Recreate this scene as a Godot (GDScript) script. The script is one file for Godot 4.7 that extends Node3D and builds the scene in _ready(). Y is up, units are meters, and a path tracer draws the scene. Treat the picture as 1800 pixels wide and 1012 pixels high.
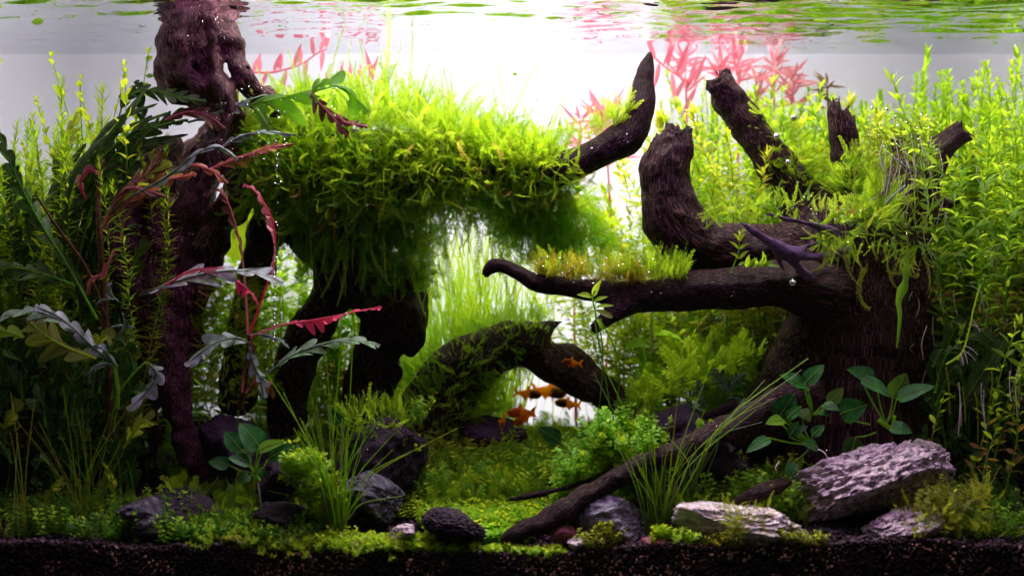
extends Node3D
# A planted aquarium seen through its front glass. One unit is a metre; y = 0 is the height of the camera,
# the water stands 16 cm above it, the rear film is at z = -0.15 and the front pane at z = 0.12.

const EYE := 0.9
const K := 0.6 / 1800.0 / 0.9
const BACK := -0.15
const FRONT := 0.12
const WALL := 0.29
const WATER := 0.16

var taken := {}
var rng := RandomNumberGenerator.new()
var lumps := FastNoiseLite.new()
var M := {}


class MB:
	var v := PackedVector3Array()
	var c := PackedColorArray()
	var uv := PackedVector2Array()
	var f := PackedInt32Array()

	func quad(a: int, b: int, d: int, e: int) -> void:
		f.append(a); f.append(b); f.append(d); f.append(a); f.append(d); f.append(e)

	func shape(kind: int, t: float) -> float:
		if kind == 0: return sin(PI * pow(t, 0.75))                     # lance-shaped
		if kind == 1: return pow(maxf(sin(PI * pow(t, 0.62)), 0.0), 0.75)   # broad oval with a point
		if kind == 2: return 1.0 - 0.85 * t * t                         # grass blade
		if kind == 3: return sqrt(maxf(sin(PI * pow(t, 1.2)), 0.0)) if t > 0.12 else t * 2.2   # round with a stalk
		return sin(PI * pow(t, 0.5)) * 0.9 + 0.1 * (1.0 - t)            # needle

	func leaf(base: Vector3, dir: Vector3, up: Vector3, length: float, width: float, kind: int, bend := 0.6, fold := 0.25, n := 4, wave := 0.0) -> void:
		var side := dir.cross(up)
		if side.length_squared() < 1e-8: side = dir.cross(Vector3(0.3, 0.2, 0.9))
		side = side.normalized()
		var d := dir.normalized()
		var p := base
		var first := v.size()
		var step := length / n
		for i in n + 1:
			var t := float(i) / n
			var w := width * 0.5 * shape(kind, t)
			var nr := side.cross(d)
			var wv := wave * width * sin(t * 17.0)
			v.append(p - side * w + nr * (w * fold + wv))
			v.append(p)
			v.append(p + side * w + nr * (w * fold - wv))
			p += d * step
			d = d.rotated(side, -bend / n)
		for i in n:
			var a := first + i * 3
			quad(a, a + 1, a + 4, a + 3)
			quad(a + 1, a + 2, a + 5, a + 4)

	func diamond(base: Vector3, dir: Vector3, side: Vector3, length: float, width: float) -> void:
		var a := v.size()
		v.append(base); v.append(base + dir * length * 0.45 - side * width * 0.5)
		v.append(base + dir * length); v.append(base + dir * length * 0.45 + side * width * 0.5)
		quad(a, a + 1, a + 2, a + 3)

	func tube(pts: PackedVector3Array, rad: PackedFloat32Array, sides: int, cap := true) -> void:
		var n := pts.size()
		if n < 2: return
		var first := v.size()
		var t := (pts[1] - pts[0]).normalized()
		var u := t.cross(Vector3(0.31, 0.17, 0.93))
		if u.length_squared() < 1e-4: u = t.cross(Vector3(1, 0, 0))
		u = u.normalized()
		for i in n:
			var t2 := (pts[mini(i + 1, n - 1)] - pts[maxi(i - 1, 0)]).normalized()
			u = (u - t2 * u.dot(t2)).normalized()
			var w := t2.cross(u)
			for k in sides:
				var a := TAU * k / sides
				v.append(pts[i] + (u * cos(a) + w * sin(a)) * rad[i])
		for i in n - 1:
			for k in sides:
				var a := first + i * sides + k
				var b := first + i * sides + (k + 1) % sides
				quad(a, b, b + sides, a + sides)
		if cap:
			for e in 2:
				var m := v.size()
				v.append(pts[0] if e == 0 else pts[n - 1])
				var at := first if e == 0 else first + (n - 1) * sides
				for k in sides:
					var a := at + k
					var b := at + (k + 1) % sides
					if e == 0: f.append(m); f.append(b); f.append(a)
					else: f.append(m); f.append(a); f.append(b)

	# a deeply lobed leaf along the line PTS: each lobe leans forward and ends round, as on a fern-like water plant
	func lobed(pts: PackedVector3Array, facing: Vector3, width: float, lobes: int, stalk: float, rib: MB, lean := 0.9, curl := 0.15) -> void:
		var per := 9
		var total := lobes * per
		var n := pts.size()
		var line := PackedVector3Array()
		for i in total + 1:
			var s := (stalk + (1.0 - stalk) * i / total) * (n - 1)
			var k := mini(int(s), n - 2)
			line.append(pts[k].lerp(pts[k + 1], s - k))
		var first := v.size()
		for i in total + 1:
			var u := float(i) / total
			var t := (line[mini(i + 1, total)] - line[maxi(i - 1, 0)]).normalized()
			var side := t.cross(facing).normalized()
			var nr := side.cross(t)
			var env := pow(sin(PI * clampf(0.06 + 0.94 * pow(u, 0.75), 0.0, 1.0)), 0.7)
			if u > 0.93: env = maxf(env, sqrt(maxf(0.0, 1.0 - pow((u - 0.93) / 0.07, 2.0))) * 0.35)
			var q := fmod(u * lobes, 1.0)
			var q2 := fmod(u * lobes + 0.45, 1.0)
			var v1 := 0.78 + 0.30 * sin(floorf(u * lobes) * 12.9 + width * 9000.0)
			var v2 := 0.78 + 0.30 * sin(floorf(u * lobes + 0.45) * 17.3 + width * 7000.0)
			var w1 := width * 0.5 * (0.11 + 0.92 * env * v1 * pow(maxf(sin(PI * q), 0.0), 0.8))
			var w2 := width * 0.5 * (0.11 + 0.92 * env * v2 * pow(maxf(sin(PI * q2), 0.0), 0.8))
			var damp := 1.0 - smoothstep(0.85, 1.0, u)
			v.append(line[i] - side * w1 + t * (w1 * lean * 1.25 * damp) - nr * (w1 * curl * (0.9 + 1.3 * sin(u * 11.0 + width * 5000.0))))
			v.append(line[i])
			v.append(line[i] + side * w2 + t * (w2 * lean * 1.25 * damp) - nr * (w2 * curl * (0.9 + 1.3 * cos(u * 9.0 + width * 5000.0))))
		for i in total:
			var a := first + i * 3
			quad(a, a + 1, a + 4, a + 3)
			quad(a + 1, a + 2, a + 5, a + 4)
		for i in range(per / 2, total - per, per):     # a vein into every lobe
			for s in [[0, i], [2, i + per / 2]]:
				var a := first + int(s[1]) * 3
				var root := line[maxi(int(s[1]) - 3, 0)]
				var end := root.lerp(v[a + int(s[0])], 0.85)
				var lift := (end - root).cross(facing).cross(end - root).normalized() * 0.0002
				rib.tube(PackedVector3Array([root, root.lerp(end, 0.5) + lift, end]), PackedFloat32Array([0.0003, 0.00022, 0.0001]), 4, false)
		var st := PackedVector3Array()
		var sr := PackedFloat32Array()
		for i in 13:
			var s := float(i) / 12 * (n - 1)
			var k := mini(int(s), n - 2)
			st.append(pts[k].lerp(pts[k + 1], s - k))
			sr.append(lerpf(0.00075, 0.0002, float(i) / 12))
		rib.tube(st, sr, 5, false)

	func shift(by: Vector3) -> void:
		for i in v.size(): v[i] -= by

	func mesh(smooth := true) -> ArrayMesh:
		var g := PackedInt32Array()
		g.resize(f.size())
		var n := PackedVector3Array()
		n.resize(v.size())
		for i in range(0, f.size(), 3):
			var a := f[i]
			var b := f[i + 1]
			var d := f[i + 2]
			var k := (v[b] - v[a]).cross(v[d] - v[a])
			n[a] += k; n[b] += k; n[d] += k
			g[i] = a; g[i + 1] = d; g[i + 2] = b
		for i in n.size(): n[i] = n[i].normalized() if n[i].length_squared() > 0.0 else Vector3.UP
		var arr := []
		arr.resize(Mesh.ARRAY_MAX)
		arr[Mesh.ARRAY_VERTEX] = v
		if smooth: arr[Mesh.ARRAY_NORMAL] = n
		if c.size() == v.size(): arr[Mesh.ARRAY_COLOR] = c
		if uv.size() == v.size(): arr[Mesh.ARRAY_TEX_UV] = uv
		arr[Mesh.ARRAY_INDEX] = g
		var m := ArrayMesh.new()
		m.add_surface_from_arrays(Mesh.PRIMITIVE_TRIANGLES, arr)
		return m


# ---------- places ----------
func P(px: float, py: float, z: float) -> Vector3:      # where a line of sight meets the plane z
	var d := EYE - z
	return Vector3((px - 900.0) * K * d, (506.0 - py) * K * d, z)

func S(px: float, z: float) -> float:
	return px * K * (EYE - z)

func G(x: float, z: float) -> float:                     # height of the soil
	var t := clampf((0.112 - z) / 0.26, 0.0, 1.0)
	return -0.1312 + 0.037 * t * t * (3.0 - 2.0 * t) + 0.010 * smoothstep(0.12, 0.26, absf(x)) * smoothstep(0.1, -0.05, z) + 0.0014 * lumps.get_noise_2d(x * 900.0, z * 900.0) + smoothstep(0.07, 0.11, z) * (0.004 * lumps.get_noise_2d(x * 210.0 + 30.0, 7.0) - 0.0055 * exp(-pow((x + 0.02) / 0.1, 2.0)))

func GP(px: float, z: float, lift := 0.0) -> Vector3:
	var x := (px - 900.0) * K * (EYE - z)
	return Vector3(x, G(x, z) + lift, z)

func R(a: float, b: float) -> float:
	return rng.randf_range(a, b)

func spline(pts: PackedVector3Array, per: int) -> PackedVector3Array:
	var out := PackedVector3Array()
	var n := pts.size()
	for i in n - 1:
		var a := pts[maxi(i - 1, 0)]
		var b := pts[i]
		var c := pts[i + 1]
		var d := pts[mini(i + 2, n - 1)]
		for k in per:
			var t := float(k) / per
			out.append(0.5 * (2.0 * b + (c - a) * t + (2.0 * a - 5.0 * b + 4.0 * c - d) * t * t + (3.0 * b - a - 3.0 * c + d) * t * t * t))
	out.append(pts[n - 1])
	return out

func line(list: Array, per := 6) -> PackedVector3Array:  # [[px, py, z], ...] as a smooth line
	var p := PackedVector3Array()
	for a in list: p.append(P(a[0], a[1], a[2]))
	return spline(p, per)

func taper(n: int, a: float, b: float) -> PackedFloat32Array:
	var out := PackedFloat32Array()
	for i in n: out.append(lerpf(a, b, float(i) / maxf(1.0, n - 1)))
	return out


# ---------- things ----------
func numbered(called: String) -> String:
	var k: int = taken.get(called, 0)
	taken[called] = k + 1
	return called if k == 0 else "%s_%03d" % [called, k]

func tag(o: Node3D, label: String, category: String, group := "", kind := "") -> Node3D:
	if label: o.set_meta("label", label)
	if category: o.set_meta("category", category)
	if group: o.set_meta("group", group)
	if kind: o.set_meta("kind", kind)
	return o

func thing(called: String, label: String, category: String, at: Vector3, group := "", kind := "") -> Node3D:
	var o := Node3D.new()
	o.name = numbered(called)
	o.position = at
	add_child(o)
	return tag(o, label, category, group, kind)

func put(called: String, mesh: Mesh, mat: Material, parent: Node = self) -> MeshInstance3D:
	var o := MeshInstance3D.new()
	o.name = numbered(called) if parent == self else called
	o.mesh = mesh
	o.material_override = mat
	parent.add_child(o, true)
	return o

func part(called: String, mb: MB, mat: Material, parent: Node3D, smooth := true) -> MeshInstance3D:  # MB holds places in the world
	mb.shift(parent.position)
	return put(called, mb.mesh(smooth), mat, parent)

func copy(o: Node3D, label: String, group := "") -> Node3D:
	var base := String(o.name)
	if base.length() > 4 and base[base.length() - 4] == "_": base = base.substr(0, base.length() - 4)
	var c: Node3D = o.duplicate()
	c.name = numbered(base)
	add_child(c)
	c.set_meta("label", label)
	if group: c.set_meta("group", group)
	return c

func many(called: String, mesh: Mesh, mat: Material, at: Array, parent: Node = self) -> MultiMeshInstance3D:
	var mm := MultiMesh.new()
	mm.transform_format = MultiMesh.TRANSFORM_3D
	mm.mesh = mesh
	mm.instance_count = at.size()
	for i in at.size(): mm.set_instance_transform(i, at[i])
	var o := MultiMeshInstance3D.new()
	o.name = numbered(called) if parent == self else called
	o.multimesh = mm
	o.material_override = mat
	parent.add_child(o, true)
	o.set_meta("kind", "stuff")
	return o

func facing(at: Vector3, dir: Vector3, scale: float, roll := 0.0) -> Transform3D:   # local y along DIR
	var y := dir.normalized()
	var x := y.cross(Vector3(0.13, 0.21, 0.97))
	if x.length_squared() < 1e-4: x = y.cross(Vector3.RIGHT)
	x = x.normalized().rotated(y, roll)
	return Transform3D(Basis(x, y, x.cross(y)) * scale, at)


# ---------- materials ----------
func lin(r: float, g: float, b: float) -> Color:
	return Color(r, g, b).linear_to_srgb()

func plain(col: Color, rough := 0.6, spec := 0.5) -> StandardMaterial3D:
	var m := StandardMaterial3D.new()
	m.albedo_color = col
	m.roughness = rough
	m.metallic_specular = spec
	return m

func leafy(r: float, g: float, b: float, tr: float, tg: float, tb: float, rough := 0.45, spec := 0.25) -> StandardMaterial3D:
	var m := plain(lin(r, g, b), rough, spec)
	m.backlight_enabled = true
	m.backlight = lin(tr, tg, tb)
	return m

# a leaf surface with mottling and fine veins of its own
func mottled(r: float, g: float, b: float, t: float, rough := 0.45, spec := 0.25) -> StandardMaterial3D:
	var m := leafy(r, g, b, t, t, t, rough, spec)
	if not M.has("mottle"): M.mottle = cloth(noise(0.02, 4, 91), 256, ramp([[0.0, 0.22, 0.26, 0.16], [0.42, 0.62, 0.64, 0.55], [0.6, 0.9, 0.9, 0.88], [1.0, 1.0, 1.0, 1.0]]))
	m.albedo_texture = M.mottle
	m.uv1_triplanar = true
	m.uv1_scale = Vector3(28, 28, 28)
	m.heightmap_enabled = true
	m.heightmap_scale = 0.03
	m.heightmap_texture = M.mottle
	return m

func noise(freq: float, octaves: int, sd: int, kind := FastNoiseLite.TYPE_SIMPLEX_SMOOTH, fractal := FastNoiseLite.FRACTAL_FBM) -> FastNoiseLite:
	var n := FastNoiseLite.new()
	n.noise_type = kind
	n.frequency = freq
	n.fractal_type = fractal
	n.fractal_octaves = octaves
	n.seed = sd
	return n

func ramp(list: Array) -> Gradient:
	var g := Gradient.new()
	var o := PackedFloat32Array()
	var c := PackedColorArray()
	var uv := PackedVector2Array()
	for a in list:
		o.append(a[0])
		c.append(lin(a[1], a[2], a[3]))
	g.offsets = o
	g.colors = c
	return g

func cloth(n: FastNoiseLite, size := 512, g: Gradient = null) -> NoiseTexture2D:
	var t := NoiseTexture2D.new()
	t.width = size
	t.height = size
	t.seamless = true
	t.noise = n
	if g: t.color_ramp = g
	return t

func grained(g: Gradient, freq: float, scale: Vector3, relief: float, rough: float, sd: int, fractal := FastNoiseLite.FRACTAL_FBM) -> StandardMaterial3D:
	var m := StandardMaterial3D.new()
	m.albedo_texture = cloth(noise(freq, 6, sd, FastNoiseLite.TYPE_SIMPLEX_SMOOTH, fractal), 768, g)
	m.uv1_triplanar = true
	m.uv1_scale = scale
	m.roughness = rough
	m.metallic_specular = 0.22
	m.heightmap_enabled = true
	m.heightmap_scale = relief
	m.heightmap_texture = cloth(noise(freq * 1.6, 5, sd + 7), 512)
	return m

# bark whose grain follows the limb: u runs round it, v along it
func barked(g: Gradient, rough: float, sd: int) -> StandardMaterial3D:
	var m := StandardMaterial3D.new()
	m.albedo_texture = cloth(noise(0.022, 6, sd), 768, g)
	m.roughness = rough
	m.metallic_specular = 0.22
	m.heightmap_enabled = true
	m.heightmap_scale = 0.07
	m.heightmap_texture = cloth(noise(0.03, 5, sd + 7, FastNoiseLite.TYPE_SIMPLEX_SMOOTH, FastNoiseLite.FRACTAL_RIDGED), 768)
	return m


# ---------- solid shapes ----------
# Wood from limbs: each limb is a list of [px, py, z, radius in px]. The limbs become tapered capsules joined by a smooth minimum on a grid, and the surface is meshed with one vertex per crossed cell.
func wood(limbs: Array, cell: float, blend: float, rough: float, fibre: float, sd: int, breaks := []) -> MB:
	var pa := PackedVector3Array()
	var pb := PackedVector3Array()
	var ra := PackedFloat32Array()
	var rb := PackedFloat32Array()
	var along := PackedFloat32Array()
	var first := PackedInt32Array()
	var tiles := PackedFloat32Array()
	var run := 0.0
	for limb in limbs:
		var p := PackedVector3Array()
		var q := PackedVector3Array()
		for a in limb:
			p.append(P(a[0], a[1], a[2]))
			q.append(Vector3(S(a[3], a[2]), 0, 0))
		p = spline(p, 4)
		q = spline(q, 4)
		first.append(pa.size())
		var most := 0.0
		for a in q: most = maxf(most, a.x)
		for i in p.size() - 1:
			tiles.append(clampf(roundf(most * 230.0), 2.0, 10.0))
			pa.append(p[i]); pb.append(p[i + 1])
			ra.append(maxf(q[i].x, 0.0004)); rb.append(maxf(q[i + 1].x, 0.0004))
			along.append(run)
			run += p[i].distance_to(p[i + 1])
		run += 0.37
	first.append(pa.size())
	var lo := Vector3(9, 9, 9)
	var hi := -lo
	for i in pa.size():
		var m := Vector3.ONE * (maxf(ra[i], rb[i]) + blend + 3.0 * cell)
		lo = lo.min(pa[i] - m).min(pb[i] - m)
		hi = hi.max(pa[i] + m).max(pb[i] + m)
	var nx := int((hi.x - lo.x) / cell) + 2
	var ny := int((hi.y - lo.y) / cell) + 2
	var nz := int((hi.z - lo.z) / cell) + 2
	var d := PackedFloat32Array()
	d.resize(nx * ny * nz)
	d.fill(1.0)
	var best := PackedInt32Array()
	best.resize(nx * ny * nz)
	var near := PackedFloat32Array()
	near.resize(nx * ny * nz)
	near.fill(1.0)
	var own := PackedFloat32Array()
	own.resize(nx * ny * nz)
	own.fill(1.0)
	for limb in first.size() - 1:
		var touched := PackedInt32Array()
		for i in range(first[limb], first[limb + 1]):
			var a := pa[i]
			var ab := pb[i] - a
			var l2 := maxf(ab.length_squared(), 1e-12)
			var r0 := ra[i]
			var dr := rb[i] - r0
			var m := Vector3.ONE * (maxf(r0, rb[i]) + blend + 2.0 * cell)
			var b0 := (a.min(pb[i]) - m - lo) / cell
			var b1 := (a.max(pb[i]) + m - lo) / cell
			for z in range(maxi(0, int(b0.z)), mini(nz, int(b1.z) + 2)):
				for y in range(maxi(0, int(b0.y)), mini(ny, int(b1.y) + 2)):
					var k := (z * ny + y) * nx
					for x in range(maxi(0, int(b0.x)), mini(nx, int(b1.x) + 2)):
						var q := lo + Vector3(x, y, z) * cell - a
						var h := clampf(q.dot(ab) / l2, 0.0, 1.0)
						var e := (q - ab * h).length() - r0 - dr * h
						if e < own[k + x]:
							if own[k + x] > 0.9: touched.append(k + x)
							own[k + x] = e
							if e < near[k + x]:
								near[k + x] = e
								best[k + x] = i
		for k in touched:
			var e := own[k]
			var o := d[k]
			var w := maxf(blend - absf(e - o), 0.0)
			d[k] = minf(e, o) - w * w * 0.25 / blend
			own[k] = 1.0
	# broken ends: a plane with splinters takes off what stands past it
	var chip := noise(1.0, 3, sd + 5)
	for br in breaks:
		var c := P(br[0], br[1], br[2])
		var n := Vector3(br[3], br[4], br[5]).normalized()
		var r := S(br[6], br[2])
		var b0 := (c - Vector3.ONE * r - lo) / cell
		var b1 := (c + Vector3.ONE * r - lo) / cell
		for z in range(maxi(0, int(b0.z)), mini(nz, int(b1.z) + 2)):
			for y in range(maxi(0, int(b0.y)), mini(ny, int(b1.y) + 2)):
				for x in range(maxi(0, int(b0.x)), mini(nx, int(b1.x) + 2)):
					var q := lo + Vector3(x, y, z) * cell - c
					var k := (z * ny + y) * nx + x
					var up := q.dot(n)
					if q.length() < r: d[k] = maxf(d[k], (up - S(br[7], br[2]) * chip.get_noise_3dv((q - n * up) * 260.0 + c * 50.0)) * 0.6)
	var fib := noise(1.0, 3, sd)
	var big := noise(1.0, 2, sd + 3)
	# grooves and lumps, put into the field round its surface
	for k in d.size():
		if absf(d[k]) < 2.2 * cell + rough + fibre:
			var x := k % nx
			var y := (k / nx) % ny
			var z := k / (nx * ny)
			var q := lo + Vector3(x, y, z) * cell
			var i := best[k]
			var ab := pb[i] - pa[i]
			var h := clampf((q - pa[i]).dot(ab) / maxf(ab.length_squared(), 1e-12), 0.0, 1.0)
			var rad := q - pa[i] - ab * h
			var s := along[i] + ab.length() * h
			var g := rad * 210.0 + Vector3(1, 1, 1) * s * 20.0
			d[k] += fibre * fib.get_noise_3dv(g) + rough * big.get_noise_3dv(q * 55.0)
	var out := MB.new()
	var id := PackedInt32Array()
	id.resize(d.size())
	id.fill(-1)
	var sy := nx
	var sz := nx * ny
	var far := 2.0 * cell
	for z in nz - 1:
		for y in ny - 1:
			var k := z * sz + y * sy
			for x in nx - 1:
				var d0 := d[k + x]
				if absf(d0) > far * 1.3: continue
				var at := k + x
				var e := [d0, d[at + 1], d[at + sy], d[at + sy + 1], d[at + sz], d[at + sz + 1], d[at + sz + sy], d[at + sz + sy + 1]]
				var inside := 0
				for v in e:
					if v < 0.0: inside += 1
				if inside == 0 or inside == 8: continue
				var sum := Vector3.ZERO
				var n := 0
				for c in 8:
					for ax in 3:
						var o: int = c | (1 << ax)
						if o == c: continue
						if (e[c] < 0.0) != (e[o] < 0.0):
							var t: float = e[c] / (e[c] - e[o])
							var v := Vector3(c & 1, (c >> 1) & 1, (c >> 2) & 1)
							v[ax] = t
							sum += v
							n += 1
				id[at] = out.v.size()
				var pos := lo + (Vector3(x, y, z) + sum / n) * cell
				out.v.append(pos)
				var i := best[at]
				var ab := pb[i] - pa[i]
				var h := clampf((pos - pa[i]).dot(ab) / maxf(ab.length_squared(), 1e-12), 0.0, 1.0)
				var rad := pos - pa[i] - ab * h
				var ax := ab.normalized()
				var ez := Vector3(0, 0, 1) - ax * ax.z
				ez = ez.normalized() if ez.length_squared() > 0.01 else Vector3.RIGHT
				out.uv.append(Vector2(atan2(rad.dot(ax.cross(ez)), rad.dot(ez)) / TAU * tiles[i], (along[i] + ab.length() * h) * 13.0))
	for z in range(1, nz - 1):
		for y in range(1, ny - 1):
			var k := z * sz + y * sy
			for x in range(1, nx - 1):
				var at := k + x
				if id[at] < 0: continue
				var s0 := d[at] >= 0.0
				if s0 != (d[at + 1] >= 0.0):
					var q := [id[at], id[at - sy], id[at - sy - sz], id[at - sz]]
					if q.min() >= 0:
						if s0: out.quad(q[0], q[3], q[2], q[1])
						else: out.quad(q[0], q[1], q[2], q[3])
				if s0 != (d[at + sy] >= 0.0):
					var q := [id[at], id[at - 1], id[at - 1 - sz], id[at - sz]]
					if q.min() >= 0:
						if s0: out.quad(q[0], q[1], q[2], q[3])
						else: out.quad(q[0], q[3], q[2], q[1])
				if s0 != (d[at + sz] >= 0.0):
					var q := [id[at], id[at - 1], id[at - 1 - sy], id[at - sy]]
					if q.min() >= 0:
						if s0: out.quad(q[0], q[3], q[2], q[1])
						else: out.quad(q[0], q[1], q[2], q[3])
	return out


# A stone: a ball cut by random planes, roughened, then stretched to SIZE.
func stone(size: Vector3, cuts: int, rough: float, sd: int, sharp := 0.93, n := 26, pits := 0.0) -> MB:
	var r := RandomNumberGenerator.new()
	r.seed = sd
	var pl := []
	for i in cuts:
		var k := Vector3(r.randf_range(-1, 1), r.randf_range(-1, 1), r.randf_range(-1, 1)).normalized()
		pl.append([k, r.randf_range(0.55, 0.95) * sharp])
	var big := noise(1.3, 4, sd, FastNoiseLite.TYPE_SIMPLEX_SMOOTH, FastNoiseLite.FRACTAL_RIDGED)
	var fine := noise(4.5, 4, sd + 1)
	var hole := noise(5.0, 2, sd + 2, FastNoiseLite.TYPE_CELLULAR)
	var o := MB.new()
	var place := {}
	for face in 6:
		var ax := face / 2
		var sg := 1.0 if face % 2 == 0 else -1.0
		var grid := PackedInt32Array()
		for j in n + 1:
			for i in n + 1:
				var q := Vector3.ZERO
				q[ax] = sg
				q[(ax + 1) % 3] = (2.0 * i / n - 1.0) * sg
				q[(ax + 2) % 3] = 2.0 * j / n - 1.0
				var key := Vector3i((q * n).round())
				if not place.has(key):
					var u := q.normalized()
					var d := 1.0
					for a in pl:
						var c: float = u.dot(a[0])
						if c > 0.05: d = minf(d, a[1] / c)
					d += rough * (0.55 * big.get_noise_3dv(u * 1.2) + 0.45 * fine.get_noise_3dv(u * 1.3))
					if pits > 0.0: d += pits * hole.get_noise_3dv(u * 1.6)
					place[key] = o.v.size()
					o.v.append(u * d * size)
				grid.append(place[key])
		for j in n:
			for i in n:
				var a := j * (n + 1) + i
				o.quad(grid[a], grid[a + 1], grid[a + n + 2], grid[a + n + 1])
	return o


func turned(mb: MB, b: Basis, at: Vector3) -> MB:
	for i in mb.v.size(): mb.v[i] = b * mb.v[i] + at
	return mb


func _ready() -> void:
	rng.seed = 11
	lumps = noise(0.05, 3, 5)
	# camera
	var cam := Camera3D.new()
	cam.position = Vector3(0, 0, EYE)
	cam.fov = rad_to_deg(2.0 * atan(506.0 * K))
	cam.near = 0.02
	cam.far = 30.0
	var lens := CameraAttributesPhysical.new()
	lens.frustum_focal_length = 12.0 / (506.0 * K)
	lens.frustum_focus_distance = 0.87
	lens.frustum_near = 0.02
	lens.frustum_far = 30.0
	lens.exposure_aperture = 8.0
	cam.attributes = lens
	add_child(cam)
	# dark room; the tank is lit by its own lamps
	var env := Environment.new()
	env.background_mode = Environment.BG_COLOR
	env.background_color = lin(0.004, 0.004, 0.005)
	env.tonemap_mode = Environment.TONE_MAPPER_LINEAR
	env.tonemap_exposure = 1.0
	env.sdfgi_enabled = true
	env.ssao_enabled = true
	env.ssil_enabled = true
	var we := WorldEnvironment.new()
	we.environment = env
	add_child(we)
	# lamps: two LED bars above the water (a white one, a violet one nearer the front) and the light box behind the rear film
	led_bar("led_bar", "white aquarium lamp bar above the middle of the tank", Vector3(0.02, 0.33, -0.05), Vector2(0.42, 0.11), lin(1.0, 0.96, 0.94), 2.6)
	led_bar("led_bar", "violet aquarium lamp bar above the front of the tank", Vector3(0.02, 0.32, 0.10), Vector2(0.44, 0.02), lin(0.72, 0.23, 1.0), 0.68)
	light_box()
	materials()
	tank()
	soil()
	driftwood()
	stones()
	mosses()
	back_plants()
	front_plants()
	fishes()
	bubbles()


func area(o: Node3D, size: Vector2, col: Color, energy: float, at: Vector3, turn: Vector3) -> void:
	var l := AreaLight3D.new()
	l.name = "area_light"
	l.area_size = size
	l.light_color = col
	l.light_energy = energy
	l.position = at
	l.rotation = turn
	l.shadow_enabled = true
	l.area_range = 4.0
	o.add_child(l)

func led_bar(called: String, label: String, at: Vector3, size: Vector2, col: Color, energy: float) -> void:
	var o := thing(called, label, "lamp", at, "lamp bars above the water")
	var hood := BoxMesh.new()
	hood.size = Vector3(size.x + 0.02, 0.012, size.y + 0.012)
	put("housing", hood, plain(lin(0.05, 0.05, 0.05), 0.4), o).position = Vector3(0, 0.008, 0)
	var glass := BoxMesh.new()
	glass.size = Vector3(size.x, 0.003, size.y)
	var glow := plain(lin(0.8, 0.8, 0.8))
	glow.emission_enabled = true
	glow.emission = col
	glow.emission_energy_multiplier = 0.6
	put("lamp_panel", glass, glow, o)
	area(o, size, col, energy, Vector3(0, -0.004, 0), Vector3(-PI / 2, 0, 0))

func light_box() -> void:
	var o := thing("light_box", "white light box standing behind the rear film", "lamp", Vector3(-0.005, 0.03, -0.35))
	var m := BoxMesh.new()
	m.size = Vector3(0.32, 0.26, 0.004)
	var glow := plain(lin(0.8, 0.8, 0.8))
	glow.emission_enabled = true
	glow.emission = lin(0.93, 0.95, 1.0)
	glow.emission_energy_multiplier = 0.6
	put("lamp_panel", m, glow, o)
	area(o, Vector2(0.32, 0.26), lin(0.86, 0.89, 1.0), 0.040, Vector3(0, 0, 0.004), Vector3(0, PI, 0))


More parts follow.
